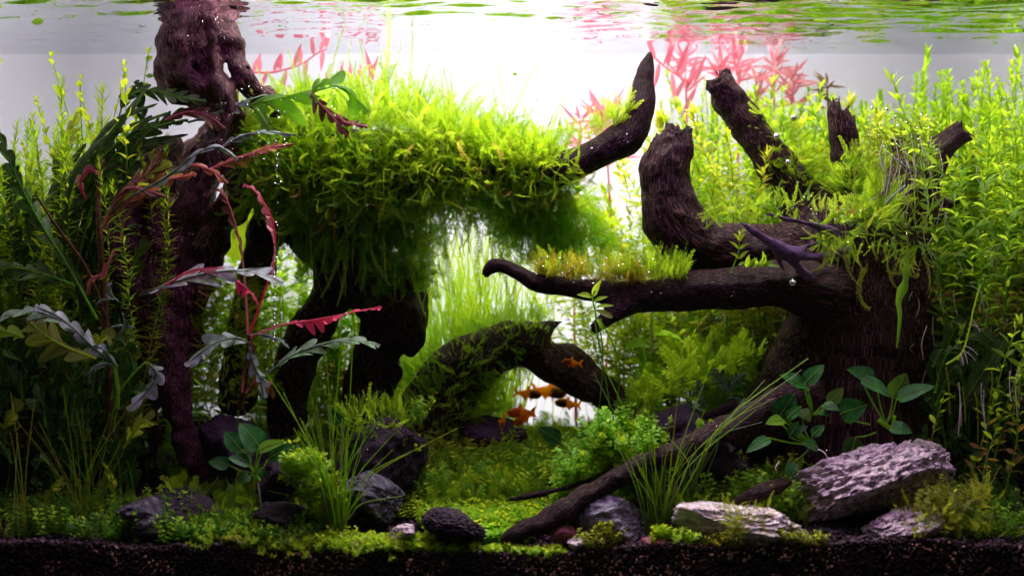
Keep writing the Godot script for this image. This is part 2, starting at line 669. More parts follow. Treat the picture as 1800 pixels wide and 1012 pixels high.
func materials() -> void:
	var wet := [[0.0, 0.006, 0.003, 0.003], [0.40, 0.018, 0.009, 0.008], [0.56, 0.042, 0.021, 0.018], [0.70, 0.10, 0.050, 0.042], [0.84, 0.20, 0.115, 0.09], [1.0, 0.30, 0.19, 0.15]]
	var red := [[0.0, 0.008, 0.003, 0.003], [0.38, 0.026, 0.010, 0.010], [0.54, 0.065, 0.026, 0.026], [0.68, 0.15, 0.062, 0.06], [0.84, 0.26, 0.13, 0.12], [1.0, 0.34, 0.2, 0.18]]
	M.bark = barked(ramp(red), 0.5, 21)
	M.bark_across = barked(ramp(wet), 0.5, 22)
	M.bark_knotted = barked(ramp(wet), 0.5, 23)
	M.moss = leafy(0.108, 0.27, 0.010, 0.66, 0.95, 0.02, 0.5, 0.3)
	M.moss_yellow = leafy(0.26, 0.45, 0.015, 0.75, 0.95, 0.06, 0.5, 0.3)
	M.moss_shaded = leafy(0.07, 0.175, 0.012, 0.62, 0.9, 0.03, 0.5, 0.25)  # darker copy of moss; shade below the cushion is put into its colour
	M.mat = plain(lin(0.06, 0.07, 0.02), 0.9, 0.2)  # for the opaque core added inside the moss cushion
	M.gold = leafy(0.32, 0.24, 0.02, 0.7, 0.6, 0.04, 0.5, 0.3)
	M.old_leaf = leafy(0.20, 0.13, 0.03, 0.8, 0.6, 0.08)
	M.straw = leafy(0.30, 0.36, 0.03, 0.9, 0.95, 0.06)
	M.stem = leafy(0.11, 0.21, 0.03, 0.5, 0.8, 0.1)
	M.lime = leafy(0.215, 0.41, 0.02, 0.82, 1.0, 0.04)
	M.green = leafy(0.095, 0.23, 0.016, 0.68, 1.0, 0.04)
	M.deep = leafy(0.045, 0.12, 0.015, 0.45, 0.85, 0.05)
	M.olive = leafy(0.11, 0.13, 0.02, 0.7, 0.8, 0.05)
	M.pink = leafy(0.50, 0.12, 0.16, 1.0, 0.36, 0.42)
	M.rust = leafy(0.34, 0.12, 0.13, 0.95, 0.42, 0.42)
	M.cerise = leafy(0.62, 0.05, 0.10, 0.9, 0.12, 0.2, 0.35)
	M.silver = mottled(0.40, 0.48, 0.44, 0.3)  # lamp light on the front leaves is put into this pale colour
	M.silver_green = mottled(0.18, 0.33, 0.16, 0.35)
	M.orange_leaf = mottled(0.42, 0.17, 0.05, 0.4)
	M.brown_leaf = mottled(0.13, 0.07, 0.02, 0.5)
	M.dark_leaf = mottled(0.048, 0.12, 0.016, 0.5)
	M.broad = mottled(0.026, 0.17, 0.022, 0.3)
	M.broad_young = leafy(0.18, 0.40, 0.02, 0.5, 0.9, 0.05, 0.4, 0.3)
	M.violet_lit_bark = barked(ramp([[0.0, 0.03, 0.02, 0.035], [0.45, 0.16, 0.10, 0.18], [1.0, 0.46, 0.32, 0.48]]), 0.45, 24)  # violet lamp tint is painted into this mauve bark
	M.root = plain(lin(0.5, 0.48, 0.4), 0.5)
	M.ribs = {M.silver: M.silver_green, M.silver_green: M.silver, M.orange_leaf: M.rust, M.brown_leaf: M.rust, M.rust: M.cerise, M.cerise: M.pink, M.olive: M.moss_yellow, M.dark_leaf: M.deep}


# ---------- tank, water, soil ----------
func tank() -> void:
	var film := plain(lin(0.18, 0.19, 0.22), 0.8, 0.05)
	film.backlight_enabled = true
	film.backlight = Color(1, 1, 1)
	var q := QuadMesh.new()
	q.size = Vector2(2.0 * WALL + 0.004, 0.3502)
	tag(put("back_film", q, film), "white frosted film behind the rear glass", "backdrop", "", "structure").position = Vector3(0, -0.0148, BACK - 0.0033)
	# water seen from below and the side glass throw back most of what comes at a slant, and let lamp light through
	var mirror := ORMMaterial3D.new()
	var im := Image.create(4, 4, false, Image.FORMAT_RGB8)
	im.fill(Color(1.0, 0.03, 1.0))
	mirror.orm_texture = ImageTexture.create_from_image(im)
	mirror.albedo_color = Color(0.96, 0.97, 0.985, 0.855)
	mirror.transparency = BaseMaterial3D.TRANSPARENCY_ALPHA
	var wave := noise(1.0, 3, 41)
	var slow := noise(1.0, 2, 44)
	var w := MB.new()
	var nx := 220
	var nz := 130
	for j in nz + 1:
		for i in nx + 1:
			var x := lerpf(-WALL, WALL, float(i) / nx)
			var z := lerpf(BACK - 0.0035, FRONT + 0.0035, float(j) / nz)
			var far := smoothstep(BACK - 0.002, BACK + 0.022, z)
			var c := Vector2(x + 0.06, (z + 0.06) * 1.2).length()
			var h := 0.0023 * far * wave.get_noise_2d(x * 15.0, z * 66.0) + 0.0022 * (0.25 + 0.75 * far) * slow.get_noise_2d(x * 7.0, z * 16.0)
			h += 0.00030 * far * sin(c * 520.0) * exp(-c * 16.0)
			w.v.append(Vector3(x, WATER + h, z))
	for j in nz:
		for i in nx:
			var a := j * (nx + 1) + i
			w.quad(a, a + nx + 1, a + nx + 2, a + 1)
	tag(put("water_surface", w.mesh(), mirror), "rippled water surface seen from below, mirroring the plants", "water", "", "structure")
	var o := thing("glass_tank", "clear glass tank whose side panes mirror the plants", "aquarium", Vector3(0, -0.19, 0))
	var side := mirror.duplicate()
	side.albedo_color = Color(0.985, 0.985, 0.985, 0.98)
	for s: float in [-1.0, 1.0]:
		var b := MB.new()
		var x: float = s * WALL
		for p in [Vector3(x, -0.19, BACK - 0.0034), Vector3(x, -0.19, FRONT), Vector3(x, 0.19, FRONT), Vector3(x, 0.19, BACK - 0.0034)]: b.v.append(p)
		b.quad(0, 1, 2, 3)
		part("side_pane", b, side, o)
	var clear := plain(Color(1, 1, 1, 0.02), 0.0)
	clear.transparency = BaseMaterial3D.TRANSPARENCY_ALPHA
	var fq := QuadMesh.new()
	fq.size = Vector2(2.0 * WALL + 0.01, 0.38)
	put("front_pane", fq, clear, o).position = Vector3(0, 0.19, FRONT + 0.004)
	var base := BoxMesh.new()
	base.size = Vector3(2.0 * WALL + 0.012, 0.006, 0.29)
	put("bottom_pane", base, plain(lin(0.02, 0.03, 0.03), 0.2), o).position = Vector3(0, -0.003, -0.015)


func pebble(sd: int, n := 3) -> ArrayMesh:
	var r := RandomNumberGenerator.new()
	r.seed = sd
	return stone(Vector3(1, r.randf_range(0.7, 0.95), r.randf_range(0.8, 1.0)), 6, 0.12, sd, 1.0, n).mesh()

func soil() -> void:
	var earth := grained(ramp([[0.0, 0.004, 0.003, 0.003], [0.6, 0.016, 0.010, 0.008], [1.0, 0.05, 0.03, 0.02]]), 0.06, Vector3(30, 30, 30), 0.1, 0.9, 61)
	var o := MB.new()
	var nx := 130
	var nz := 66
	for j in nz + 2:
		for i in nx + 1:
			var x := lerpf(-WALL - 0.003, WALL + 0.003, float(i) / nx)
			var z := lerpf(BACK + 0.002, 0.112, float(mini(j, nz)) / nz)
			o.v.append(Vector3(x, G(x, z) if j <= nz else -0.19, z if j <= nz else 0.1205))
	for j in nz + 1:
		for i in nx:
			var a := j * (nx + 1) + i
			o.quad(a, a + nx + 1, a + nx + 2, a + 1)
	tag(put("soil", o.mesh(), earth), "dark aquarium soil sloping up towards the rear glass", "ground", "", "structure")
	var black := plain(lin(0.024, 0.015, 0.012), 0.8, 0.3)
	var violet := plain(lin(0.10, 0.06, 0.08), 0.7, 0.3)
	var tan_ := plain(lin(0.55, 0.33, 0.2), 0.75, 0.3)
	var lists := [[], [], [], []]
	for i in 19000:
		var x := R(-WALL + 0.003, WALL - 0.003)
		var s := R(0.0006, 0.0013)
		var t := Transform3D(Basis.from_euler(Vector3(R(0, 6), R(0, 6), R(0, 6))) * s, Vector3.ZERO)
		if i < 9000:
			var top := G(x, 0.112)
			var gy := R(-0.152, top)
			t.origin = Vector3(x, gy, 0.112 + 0.0085 * (top - gy) / (top + 0.19) + R(-0.0003, 0.0008))
			var patch := lumps.get_noise_2d(x * 420.0 + 50.0, t.origin.y * 900.0)
			if patch > 0.05 and R(0, 1) < 0.45:
				t = t.scaled_local(Vector3.ONE * R(0.5, 1.0))
				lists[2].append(t)
			else: lists[i % 2].append(t)
		else:
			var z := 0.112 - 0.16 * pow(R(0, 1), 1.8)
			t.origin = Vector3(x, G(x, z) + R(0.0, 0.0008), z)
			lists[3 if R(0, 1) < 0.5 else i % 2].append(t)
	var shapes := [pebble(71), pebble(72), pebble(73, 2), pebble(74)]
	var g := thing("soil_grains", "dark brown soil grains with pale specks along the front glass", "gravel", Vector3(0, -0.15, 0.1), "", "stuff")
	for k in 4:
		for i in lists[k].size(): lists[k][i].origin -= g.position
		many(["dark_grains", "dark_grains", "pale_grains", "brown_grains"][k], shapes[k], [black, black, tan_, violet][k], lists[k], g)


# ---------- driftwood ----------
func log_of(called: String, label: String, category: String, at: Vector3, limbs: Array, mat: Material, cell := 0.0026, blend := 0.010, rough := 0.004, fibre := 0.0016, breaks := []) -> Node3D:
	var o := thing(called, label, category, at)
	part("wood", wood(limbs, cell, blend, rough, fibre, hash(label) % 1000, breaks), mat, o)
	return o

func driftwood() -> void:
	log_of("driftwood_log", "tall gnarled driftwood trunk whose knobbly head breaks the water surface", "driftwood", GP(330, 0.0), [
		[[352, -20, -0.01, 48], [345, 40, -0.01, 50], [330, 95, -0.01, 52], [345, 138, -0.01, 50], [388, 182, -0.005, 32], [396, 225, 0.0, 30], [376, 275, 0.005, 24], [354, 320, 0.008, 25], [326, 375, 0.005, 30], [290, 425, 0.0, 48], [262, 480, 0.0, 62], [275, 560, 0.0, 48], [295, 640, 0.005, 34], [312, 710, 0.012, 26], [335, 790, 0.02, 22], [365, 860, 0.02, 24]],
		[[300, 60, -0.02, 20], [292, 120, -0.015, 22], [310, 160, -0.01, 24]],
		[[300, 96, -0.005, 14], [296, 112, 0.004, 12], [306, 134, 0.006, 10]],
		[[322, 44, 0.010, 12], [314, 84, 0.013, 12], [326, 122, 0.013, 11], [352, 158, 0.012, 12]],
		[[366, 40, 0.012, 11], [372, 84, 0.014, 12], [376, 122, 0.013, 12], [392, 152, 0.014, 13], [402, 190, 0.014, 11], [392, 236, 0.016, 9], [372, 282, 0.018, 8], [352, 330, 0.02, 9]],
		[[400, 30, -0.02, 22], [402, 62, -0.01, 15], [408, 92, 0.0, 16], [426, 128, 0.002, 18], [444, 162, 0.0, 22], [486, 192, -0.01, 18]],
		[[398, 68, 0.0, 9], [412, 72, 0.004, 10], [420, 84, 0.0, 8]],
		[[360, 100, 0.004, 20], [385, 140, 0.006, 18], [405, 190, 0.008, 16]],
		[[262, 358, 0.012, 7], [265, 385, 0.012, 13], [272, 425, 0.008, 22], [270, 470, 0.0, 34]],
		[[385, 240, -0.06, 34], [330, 320, -0.06, 50], [285, 400, -0.05, 50]],
		[[300, 262, -0.03, 22], [280, 285, -0.03, 34], [245, 310, -0.025, 50], [220, 380, -0.02, 48], [225, 450, -0.01, 46], [235, 500, -0.005, 44]],
		[[236, 330, 0.012, 30], [208, 372, 0.018, 36], [208, 430, 0.018, 34], [228, 490, 0.014, 36], [250, 540, 0.01, 34]],
		[[330, 500, -0.01, 40], [320, 560, -0.01, 36], [330, 620, -0.015, 24]],
		[[270, 600, 0.0, 24], [262, 680, -0.005, 20], [250, 790, -0.01, 22]],
		[[395, 230, -0.02, 30], [430, 280, -0.03, 34], [420, 340, -0.035, 30], [380, 400, -0.03, 30], [355, 460, -0.025, 34]],
	], M.bark, 0.0018, 0.006, 0.0042, 0.0004)
	log_of("mossy_branch", "long driftwood branch under the green moss with a bare upturned pointed end", "driftwood", P(760, 290, -0.02), [
		[[440, 240, -0.025, 34], [520, 265, -0.03, 44], [620, 285, -0.03, 48], [740, 300, -0.028, 46], [860, 305, -0.022, 40], [950, 305, -0.016, 34], [1010, 288, -0.012, 29], [1065, 262, -0.010, 29], [1105, 236, -0.010, 30], [1124, 196, -0.012, 26], [1132, 150, -0.014, 19], [1138, 118, -0.015, 13], [1143, 96, -0.015, 6]],
		[[540, 290, -0.035, 36], [560, 350, -0.045, 30], [600, 400, -0.05, 30]],
	], M.bark_across, 0.0019, 0.008, 0.0013, 0.0005)
	log_of("driftwood_roots", "dark forked driftwood roots under the left end of the moss", "driftwood", GP(620, -0.06), [
		[[520, 400, -0.05, 22], [550, 440, -0.045, 28], [600, 480, -0.04, 34], [650, 515, -0.04, 44], [700, 545, -0.04, 44], [718, 590, -0.04, 30], [722, 625, -0.04, 8]],
		[[735, 480, -0.05, 8], [728, 520, -0.05, 20], [715, 570, -0.05, 26]],
		[[640, 470, -0.05, 44], [690, 500, -0.05, 40]],
		[[590, 500, -0.05, 34], [560, 560, -0.055, 36], [525, 620, -0.06, 38], [508, 690, -0.06, 34], [505, 760, -0.06, 34]],
		[[684, 560, -0.05, 38], [662, 620, -0.055, 40], [648, 680, -0.06, 44], [642, 760, -0.06, 54]],
		[[700, 650, -0.05, 10], [670, 660, -0.055, 20]],
		[[455, 470, -0.04, 26], [470, 400, -0.05, 34], [500, 350, -0.05, 36]],
		[[450, 480, -0.04, 26], [430, 540, -0.045, 24], [420, 600, -0.05, 26], [415, 700, -0.05, 34]],
	], M.bark_knotted, 0.0021, 0.010, 0.0022, 0.0010, [[722, 628, -0.04, 0.1, -1, 0, 40, 16]])
	log_of("arched_stump", "dark arched driftwood stump standing in front of the bright gap", "driftwood", GP(900, -0.07), [
		[[990, 566, -0.07, 3], [972, 572, -0.07, 9], [945, 585, -0.07, 19], [905, 598, -0.07, 30], [860, 620, -0.07, 44], [815, 650, -0.068, 56], [780, 690, -0.066, 60], [760, 750, -0.065, 70]],
		[[900, 605, -0.07, 36], [940, 618, -0.068, 32], [976, 645, -0.066, 32], [1025, 668, -0.064, 33], [1065, 692, -0.06, 28], [1105, 720, -0.058, 22], [1150, 745, -0.055, 24]],
		[[1000, 628, -0.066, 26], [1016, 640, -0.066, 22]],
	], M.bark_knotted, 0.0019, 0.008, 0.0018, 0.0008)
	log_of("driftwood_stump", "massive black driftwood stump with several broken limbs reaching upwards", "driftwood", GP(1480, -0.02), [
		[[1480, 440, -0.02, 100], [1495, 520, -0.02, 100], [1505, 600, -0.02, 104], [1500, 690, -0.02, 112], [1495, 800, -0.02, 130]],
		[[1560, 440, -0.02, 66], [1575, 560, -0.02, 66], [1590, 700, -0.02, 60], [1600, 800, -0.02, 70]],
		[[1420, 600, -0.02, 50], [1375, 680, -0.015, 46], [1330, 760, -0.01, 44]],
		# curved horn
		[[1186, 205, 0.0, 18], [1182, 262, 0.0, 28], [1172, 300, 0.0, 42], [1172, 350, 0.0, 48], [1192, 400, 0.0, 56], [1240, 432, 0.0, 50], [1310, 440, 0.0, 44], [1400, 440, -0.01, 50]],
		[[1199, 200, 0.0, 10], [1194, 262, 0.0, 18]],
		[[1160, 248, 0.002, 11], [1158, 290, 0.002, 26]],
		# slanting broken limb
		[[1240, 116, -0.03, 28], [1290, 186, -0.03, 29], [1330, 240, -0.03, 31], [1375, 305, -0.03, 37], [1420, 370, -0.03, 44], [1450, 430, -0.03, 50]],
		# upright plank
		[[1470, 150, -0.025, 18], [1476, 225, -0.025, 20], [1484, 275, -0.025, 22], [1492, 330, -0.025, 26], [1500, 400, -0.025, 34]],
		[[1482, 166, -0.025, 5], [1486, 200, -0.025, 10], [1494, 270, -0.025, 14]],
		# right limb
		[[1712, 214, -0.005, 20], [1672, 246, -0.005, 21], [1640, 282, -0.005, 27], [1610, 330, -0.008, 40], [1592, 390, -0.012, 50], [1570, 460, -0.02, 62]],
		[[1600, 250, -0.01, 30], [1602, 300, -0.01, 38], [1595, 360, -0.01, 46]],
		[[1692, 340, -0.02, 9], [1650, 372, -0.02, 14], [1600, 420, -0.02, 24]],
	], M.bark_knotted, 0.0019, 0.010, 0.0024, 0.0012, [
		[1184, 232, 0.0, -0.25, 1, 0.1, 75, 30], [1262, 146, -0.03, -0.75, 0.65, 0.1, 80, 34], [1474, 186, -0.025, 0.2, 1, 0.1, 62, 30], [1690, 232, -0.005, 0.75, 0.6, 0, 56, 9]])
	log_of("driftwood_bough", "horizontal black driftwood bough with a hooked purple tip and moss on its back", "driftwood", P(1150, 510, 0.02), [
		[[850, 486, 0.03, 7], [862, 470, 0.03, 13], [884, 466, 0.03, 12], [915, 480, 0.03, 14], [950, 498, 0.03, 17], [1000, 506, 0.028, 18], [1060, 514, 0.026, 21], [1130, 520, 0.024, 27], [1210, 512, 0.02, 34], [1290, 504, 0.016, 38], [1370, 500, 0.01, 42], [1450, 510, 0.0, 60]],
		[[1034, 588, 0.034, 9], [1060, 562, 0.034, 14], [1085, 545, 0.03, 19], [1120, 528, 0.026, 20]],
		[[1320, 480, 0.012, 14], [1380, 466, 0.006, 18], [1440, 480, 0.0, 24]],
	], M.bark_across, 0.0016, 0.006, 0.0016, 0.0007, [[852, 488, 0.03, -0.6, -0.8, 0, 20, 8], [1042, 580, 0.034, -0.6, -0.8, 0, 26, 10]])
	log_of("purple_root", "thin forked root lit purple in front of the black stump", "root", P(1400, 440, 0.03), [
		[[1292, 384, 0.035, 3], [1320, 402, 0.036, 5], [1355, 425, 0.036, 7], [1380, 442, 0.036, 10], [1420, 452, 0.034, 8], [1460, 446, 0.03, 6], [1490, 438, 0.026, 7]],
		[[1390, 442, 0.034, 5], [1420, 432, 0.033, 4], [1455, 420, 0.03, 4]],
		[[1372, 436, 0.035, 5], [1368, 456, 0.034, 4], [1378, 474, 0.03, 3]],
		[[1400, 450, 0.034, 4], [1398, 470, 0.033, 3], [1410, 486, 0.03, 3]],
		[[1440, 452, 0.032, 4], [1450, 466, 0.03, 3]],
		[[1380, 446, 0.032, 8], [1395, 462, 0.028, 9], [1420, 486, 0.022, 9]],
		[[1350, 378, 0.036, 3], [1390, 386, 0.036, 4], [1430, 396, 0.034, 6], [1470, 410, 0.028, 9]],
	], M.violet_lit_bark, 0.0013, 0.004, 0.001, 0.0012)
	log_of("fallen_branch", "slender fallen branch rising from the front soil towards the right", "branch", P(905, 945, 0.10), [
		[[888, 952, 0.105, 13], [930, 928, 0.102, 17], [985, 902, 0.098, 22], [1040, 868, 0.092, 20], [1100, 832, 0.086, 19], [1160, 806, 0.08, 20], [1220, 782, 0.072, 22], [1290, 748, 0.06, 24], [1360, 712, 0.045, 26], [1420, 690, 0.03, 30]],
		[[985, 905, 0.095, 12], [1010, 880, 0.09, 13], [1050, 860, 0.088, 12]],
	], M.bark_across, 0.0017, 0.005, 0.0018, 0.0006)
	log_of("thin_twig", "thin grey twig lying across the carpet plants behind the fallen branch", "twig", P(900, 876, 0.085), [
		[[896, 878, 0.085, 4], [940, 870, 0.083, 5], [990, 858, 0.08, 5], [1040, 845, 0.075, 5], [1080, 830, 0.07, 5]],
	], M.bark_across, 0.001, 0.002, 0.0006, 0.0004)
	log_of("purple_twig", "purple grey twig slanting up above the fallen branch", "twig", P(1080, 815, 0.05), [
		[[1080, 822, 0.05, 4], [1120, 792, 0.046, 6], [1170, 762, 0.04, 7], [1230, 735, 0.034, 7], [1290, 712, 0.028, 8]],
	], M.bark_across, 0.0011, 0.002, 0.0006, 0.0005)
	log_of("wood_chip", "pointed brown wood chip wedged between the pale stones", "driftwood", P(1330, 870, 0.085), [
		[[1284, 888, 0.09, 5], [1305, 878, 0.09, 11], [1340, 866, 0.088, 16], [1375, 852, 0.08, 12], [1395, 842, 0.075, 5]],
	], M.bark_across, 0.0014, 0.003, 0.001, 0.0014)


# ---------- stones ----------
func rock(called: String, label: String, px: float, py: float, z: float, w: float, h: float, deep: float, turn: float, mat: Material, sd: int, cuts := 9, rough := 0.16, pits := 0.0, n := 26) -> void:
	var c := P(px, py, z)
	var sz := Vector3(S(w, z) * 0.5, S(h, z) * 0.5, deep)
	var o := thing(called, label, "stone", c - Vector3(0, sz.y, 0))
	part("rock", turned(stone(sz * 1.12, cuts, rough, sd, 0.95, n, pits), Basis(Vector3(0, 0, 1), turn), c), mat, o)

func stones() -> void:
	var grey := grained(ramp([[0.0, 0.03, 0.026, 0.026], [0.28, 0.12, 0.11, 0.11], [0.38, 0.36, 0.31, 0.31], [0.46, 0.74, 0.64, 0.66], [0.64, 0.50, 0.38, 0.38], [1.0, 0.85, 0.8, 0.76]]), 0.016, Vector3(14, 20, 14), 0.4, 0.75, 81)
	var white := grained(ramp([[0.0, 0.16, 0.12, 0.05], [0.3, 0.45, 0.36, 0.22], [0.5, 0.75, 0.70, 0.66], [1.0, 0.9, 0.88, 0.86]]), 0.012, Vector3(16, 16, 16), 0.2, 0.75, 82)
	var slate := grained(ramp([[0.0, 0.012, 0.012, 0.014], [0.5, 0.06, 0.06, 0.07], [1.0, 0.24, 0.23, 0.25]]), 0.014, Vector3(14, 22, 14), 0.18, 0.7, 83)
	var lava := grained(ramp([[0.0, 0.015, 0.012, 0.014], [0.5, 0.06, 0.048, 0.056], [1.0, 0.22, 0.17, 0.2]]), 0.05, Vector3(26, 26, 26), 0.3, 0.8, 84)
	var veined := grained(ramp([[0.0, 0.05, 0.05, 0.055], [0.5, 0.16, 0.155, 0.17], [0.7, 0.34, 0.33, 0.36], [1.0, 0.5, 0.48, 0.5]]), 0.02, Vector3(10, 22, 14), 0.25, 0.75, 85)
	var red := plain(lin(0.22, 0.05, 0.06), 0.7)
	rock("grey_rock", "large grey and white veined rock in front of the black stump", 1505, 852, 0.062, 310, 124, 0.03, 0.26, grey, 31, 16, 0.2, 0.03, 50)
	rock("grey_rock", "craggy dark upper rock at the right end of the veined rock", 1608, 824, 0.052, 126, 92, 0.022, 0.1, grey, 38, 14, 0.16, 0.0, 34)
	rock("white_rock", "pinkish white rock with an algae patch on the front soil", 1318, 924, 0.098, 236, 92, 0.02, -0.12, white, 33, 14, 0.18, 0.02, 44)
	rock("grey_rock", "low pale grey rock half under weeds at the foot of the veined rock", 1588, 924, 0.09, 140, 58, 0.018, 0.18, grey, 34)
	rock("grey_rock", "flat dark slab under the veined rock", 1460, 935, 0.07, 200, 34, 0.02, 0.05, slate, 35)
	rock("violet_rock", "smooth blue grey rock lit violet behind the fallen branch", 1076, 914, 0.082, 134, 90, 0.02, -0.35, veined, 36, 8, 0.14)
	rock("lava_rock", "dark porous lava rock on the front soil lit violet", 800, 924, 0.10, 112, 54, 0.016, -0.25, lava, 37, 4, 0.12, 0.16, 44)
	rock("slate_rock", "blue grey rock on the soil at the foot of the left trunk", 258, 916, 0.085, 112, 74, 0.018, -0.3, slate, 39, 9, 0.18)
	rock("mossy_rock", "big dark mossy rock behind the grass tuft", 665, 800, 0.03, 150, 130, 0.03, 0.3, lava, 40, 9, 0.2, 0.05)
	rock("brown_slab", "brown tilted slab in front of the mossy rock", 650, 872, 0.07, 130, 70, 0.02, -0.45, slate, 41, 8, 0.15)
	rock("brown_rock", "small brown rock behind the left broad-leaved plant", 492, 838, 0.05, 80, 90, 0.02, 0.0, lava, 42, 8, 0.18, 0.04)
	rock("small_stone", "small mauve stone beside the lava rock", 712, 938, 0.105, 46, 30, 0.008, 0.1, grey, 43, 7, 0.12, 0.0, 14)
	rock("small_stone", "small dark red stone beside the violet rock", 990, 938, 0.1, 40, 30, 0.007, 0.2, red, 44, 7, 0.12, 0.0, 14)
	rock("small_stone", "small pinkish brown stone in front of the violet rock", 1012, 956, 0.108, 32, 20, 0.006, 0.0, grey, 45, 7, 0.12, 0.0, 12)
	rock("small_stone", "small mauve stone at the right foot of the violet rock", 1150, 950, 0.105, 40, 22, 0.007, 0.0, red, 46, 7, 0.12, 0.0, 12)
	rock("dark_rock", "dark round rock below the fish at the back", 870, 762, -0.05, 110, 60, 0.02, 0.0, lava, 47)
	rock("dark_rock", "dark rock in the shade under the left trunk", 400, 800, 0.0, 140, 130, 0.03, 0.2, lava, 48)
	rock("dark_rock", "mossy dark rock half sunk left of the front weeds", 500, 925, 0.08, 120, 70, 0.02, -0.2, lava, 49)
	rock("dark_rock", "black rock face under the fallen branch at the right", 1210, 800, 0.02, 210, 150, 0.04, 0.15, lava, 50)
	rock("dark_rock", "dark ledge beside the left edge under the weeds", 330, 905, 0.06, 150, 90, 0.03, -0.2, lava, 51)


# ---------- moss and small growth ----------
# One feathery shoot along +y, bending towards +x, with leaflets in two ranks.
func shoot(length: float, pairs: int, leaf: float, wide: float, bend: float, sd: int, tip := 0.5) -> ArrayMesh:
	var r := RandomNumberGenerator.new()
	r.seed = sd
	var b := MB.new()
	var pts := PackedVector3Array()
	var p := Vector3.ZERO
	var d := Vector3.UP
	var n := 10
	for i in n + 1:
		pts.append(p)
		p += d * length / n
		d = d.rotated(Vector3.BACK, -bend / n * (0.4 + 1.2 * i / n)).rotated(Vector3.RIGHT, r.randf_range(-0.08, 0.08))
	b.tube(pts, taper(n + 1, wide * 0.28, wide * 0.12), 3, false)
	for i in pairs:
		var t := 0.08 + 0.92 * (i + 0.5) / pairs
		var k := mini(int(t * n), n - 1)
		var at := pts[k].lerp(pts[k + 1], t * n - k)
		var ax := (pts[k + 1] - pts[k]).normalized()
		var l := leaf * (1.0 - tip * t * t) * r.randf_range(0.8, 1.15)
		for s: float in [-1.0, 1.0]:
			var out := ax.cross(Vector3.BACK).normalized() * s
			out = out.rotated(ax, r.randf_range(-0.5, 0.5) + 0.25 * s)
			var dir := (out + ax * r.randf_range(0.55, 0.95)).normalized()
			b.diamond(at, dir, dir.cross(Vector3(0.2, 0.1, 1)).normalized(), l, wide)
	return b.mesh(false)

# A shoot with side branches (a flat frond)
func frond(length: float, arms: int, sd: int) -> ArrayMesh:
	var r := RandomNumberGenerator.new()
	r.seed = sd
	var b := MB.new()
	var pts := PackedVector3Array()
	var p := Vector3.ZERO
	var d := Vector3.UP
	for i in 9:
		pts.append(p)
		p += d * length / 8
		d = d.rotated(Vector3.BACK, -0.10)
	b.tube(pts, taper(9, 0.00022, 0.0001), 3, false)
	for i in arms:
		var t := 0.1 + 0.88 * i / arms
		var k := mini(int(t * 8), 7)
		var at := pts[k].lerp(pts[k + 1], t * 8 - k)
		var ax := (pts[k + 1] - pts[k]).normalized()
		for s: float in [-1.0, 1.0]:
			var dir := (ax.cross(Vector3.BACK) * s + ax * 0.9).normalized().rotated(ax, r.randf_range(-0.4, 0.4))
			var l := length * 0.34 * (1.0 - t * 0.75) * r.randf_range(0.75, 1.1)
			var m := maxi(3, int(l / 0.0009))
			for q in m:
				var u := float(q) / m
				for s2: float in [-1.0, 1.0]:
					var e := (dir + dir.cross(Vector3.BACK) * s2 * 0.8).normalized()
					b.diamond(at + dir * l * u, e, e.cross(Vector3(0.1, 0.2, 1)).normalized(), 0.0015, 0.00055)
	return b.mesh(false)

# Shoots on lines of [px, py, z, radius in px]: FROM and TO say at which share of the radius they root, UP how much they lift, HANG how much they droop.
func shoots(paths: Array, count: int, scale: float, up: float, hang: float, from := 0.4, to := 0.95, half := 0, spread := 0.35) -> Array:
	var out := []
	var rows := []
	for path in paths:
		var p := PackedVector3Array()
		var q := PackedVector3Array()
		for a in path:
			p.append(P(a[0], a[1], a[2]))
			q.append(Vector3(S(a[3], a[2]), 0, 0))
		rows.append([spline(p, 6), spline(q, 6)])
	for i in count:
		var row: Array = rows[i % rows.size()]
		var p: PackedVector3Array = row[0]
		var q: PackedVector3Array = row[1]
		var s := R(0, 1) * (p.size() - 1.001)
		var k := int(s)
		var at := p[k].lerp(p[k + 1], s - k)
		var ax := (p[k + 1] - p[k]).normalized()
		var rad := lerpf(q[k].x, q[k + 1].x, s - k)
		var dir := Vector3(R(-1, 1), R(-1, 1), R(-1, 1)).normalized()
		dir = (dir - ax * dir.dot(ax) * 0.8).normalized()
		if half == 1 and dir.y < 0.0: dir.y = -dir.y
		if half == -1 and dir.y > 0.0: dir.y = -dir.y
		var root := at + dir * rad * R(from, to)
		if lumps.get_noise_3dv(root * 1500.0) < -0.1 and i % 3 != 0: continue      # it grows in clumps
		var way := (dir + Vector3(R(-1, 1), R(-1, 1), R(-1, 1)) * spread + Vector3(0, up - hang, 0)).normalized()
		out.append(facing(root, way, scale * R(0.5, 1.05) * R(0.75, 1.7), R(0, TAU)))
	return out

func mass(called: String, label: String, category: String, at: Vector3, layers: Array) -> Node3D:    # layers: [name, mesh, material, transforms]
	var o := thing(called, label, category, at, "", "stuff")
	for a in layers:
		for i in a[3].size(): a[3][i].origin -= at
		many(a[0], a[1], a[2], a[3], o)
	return o

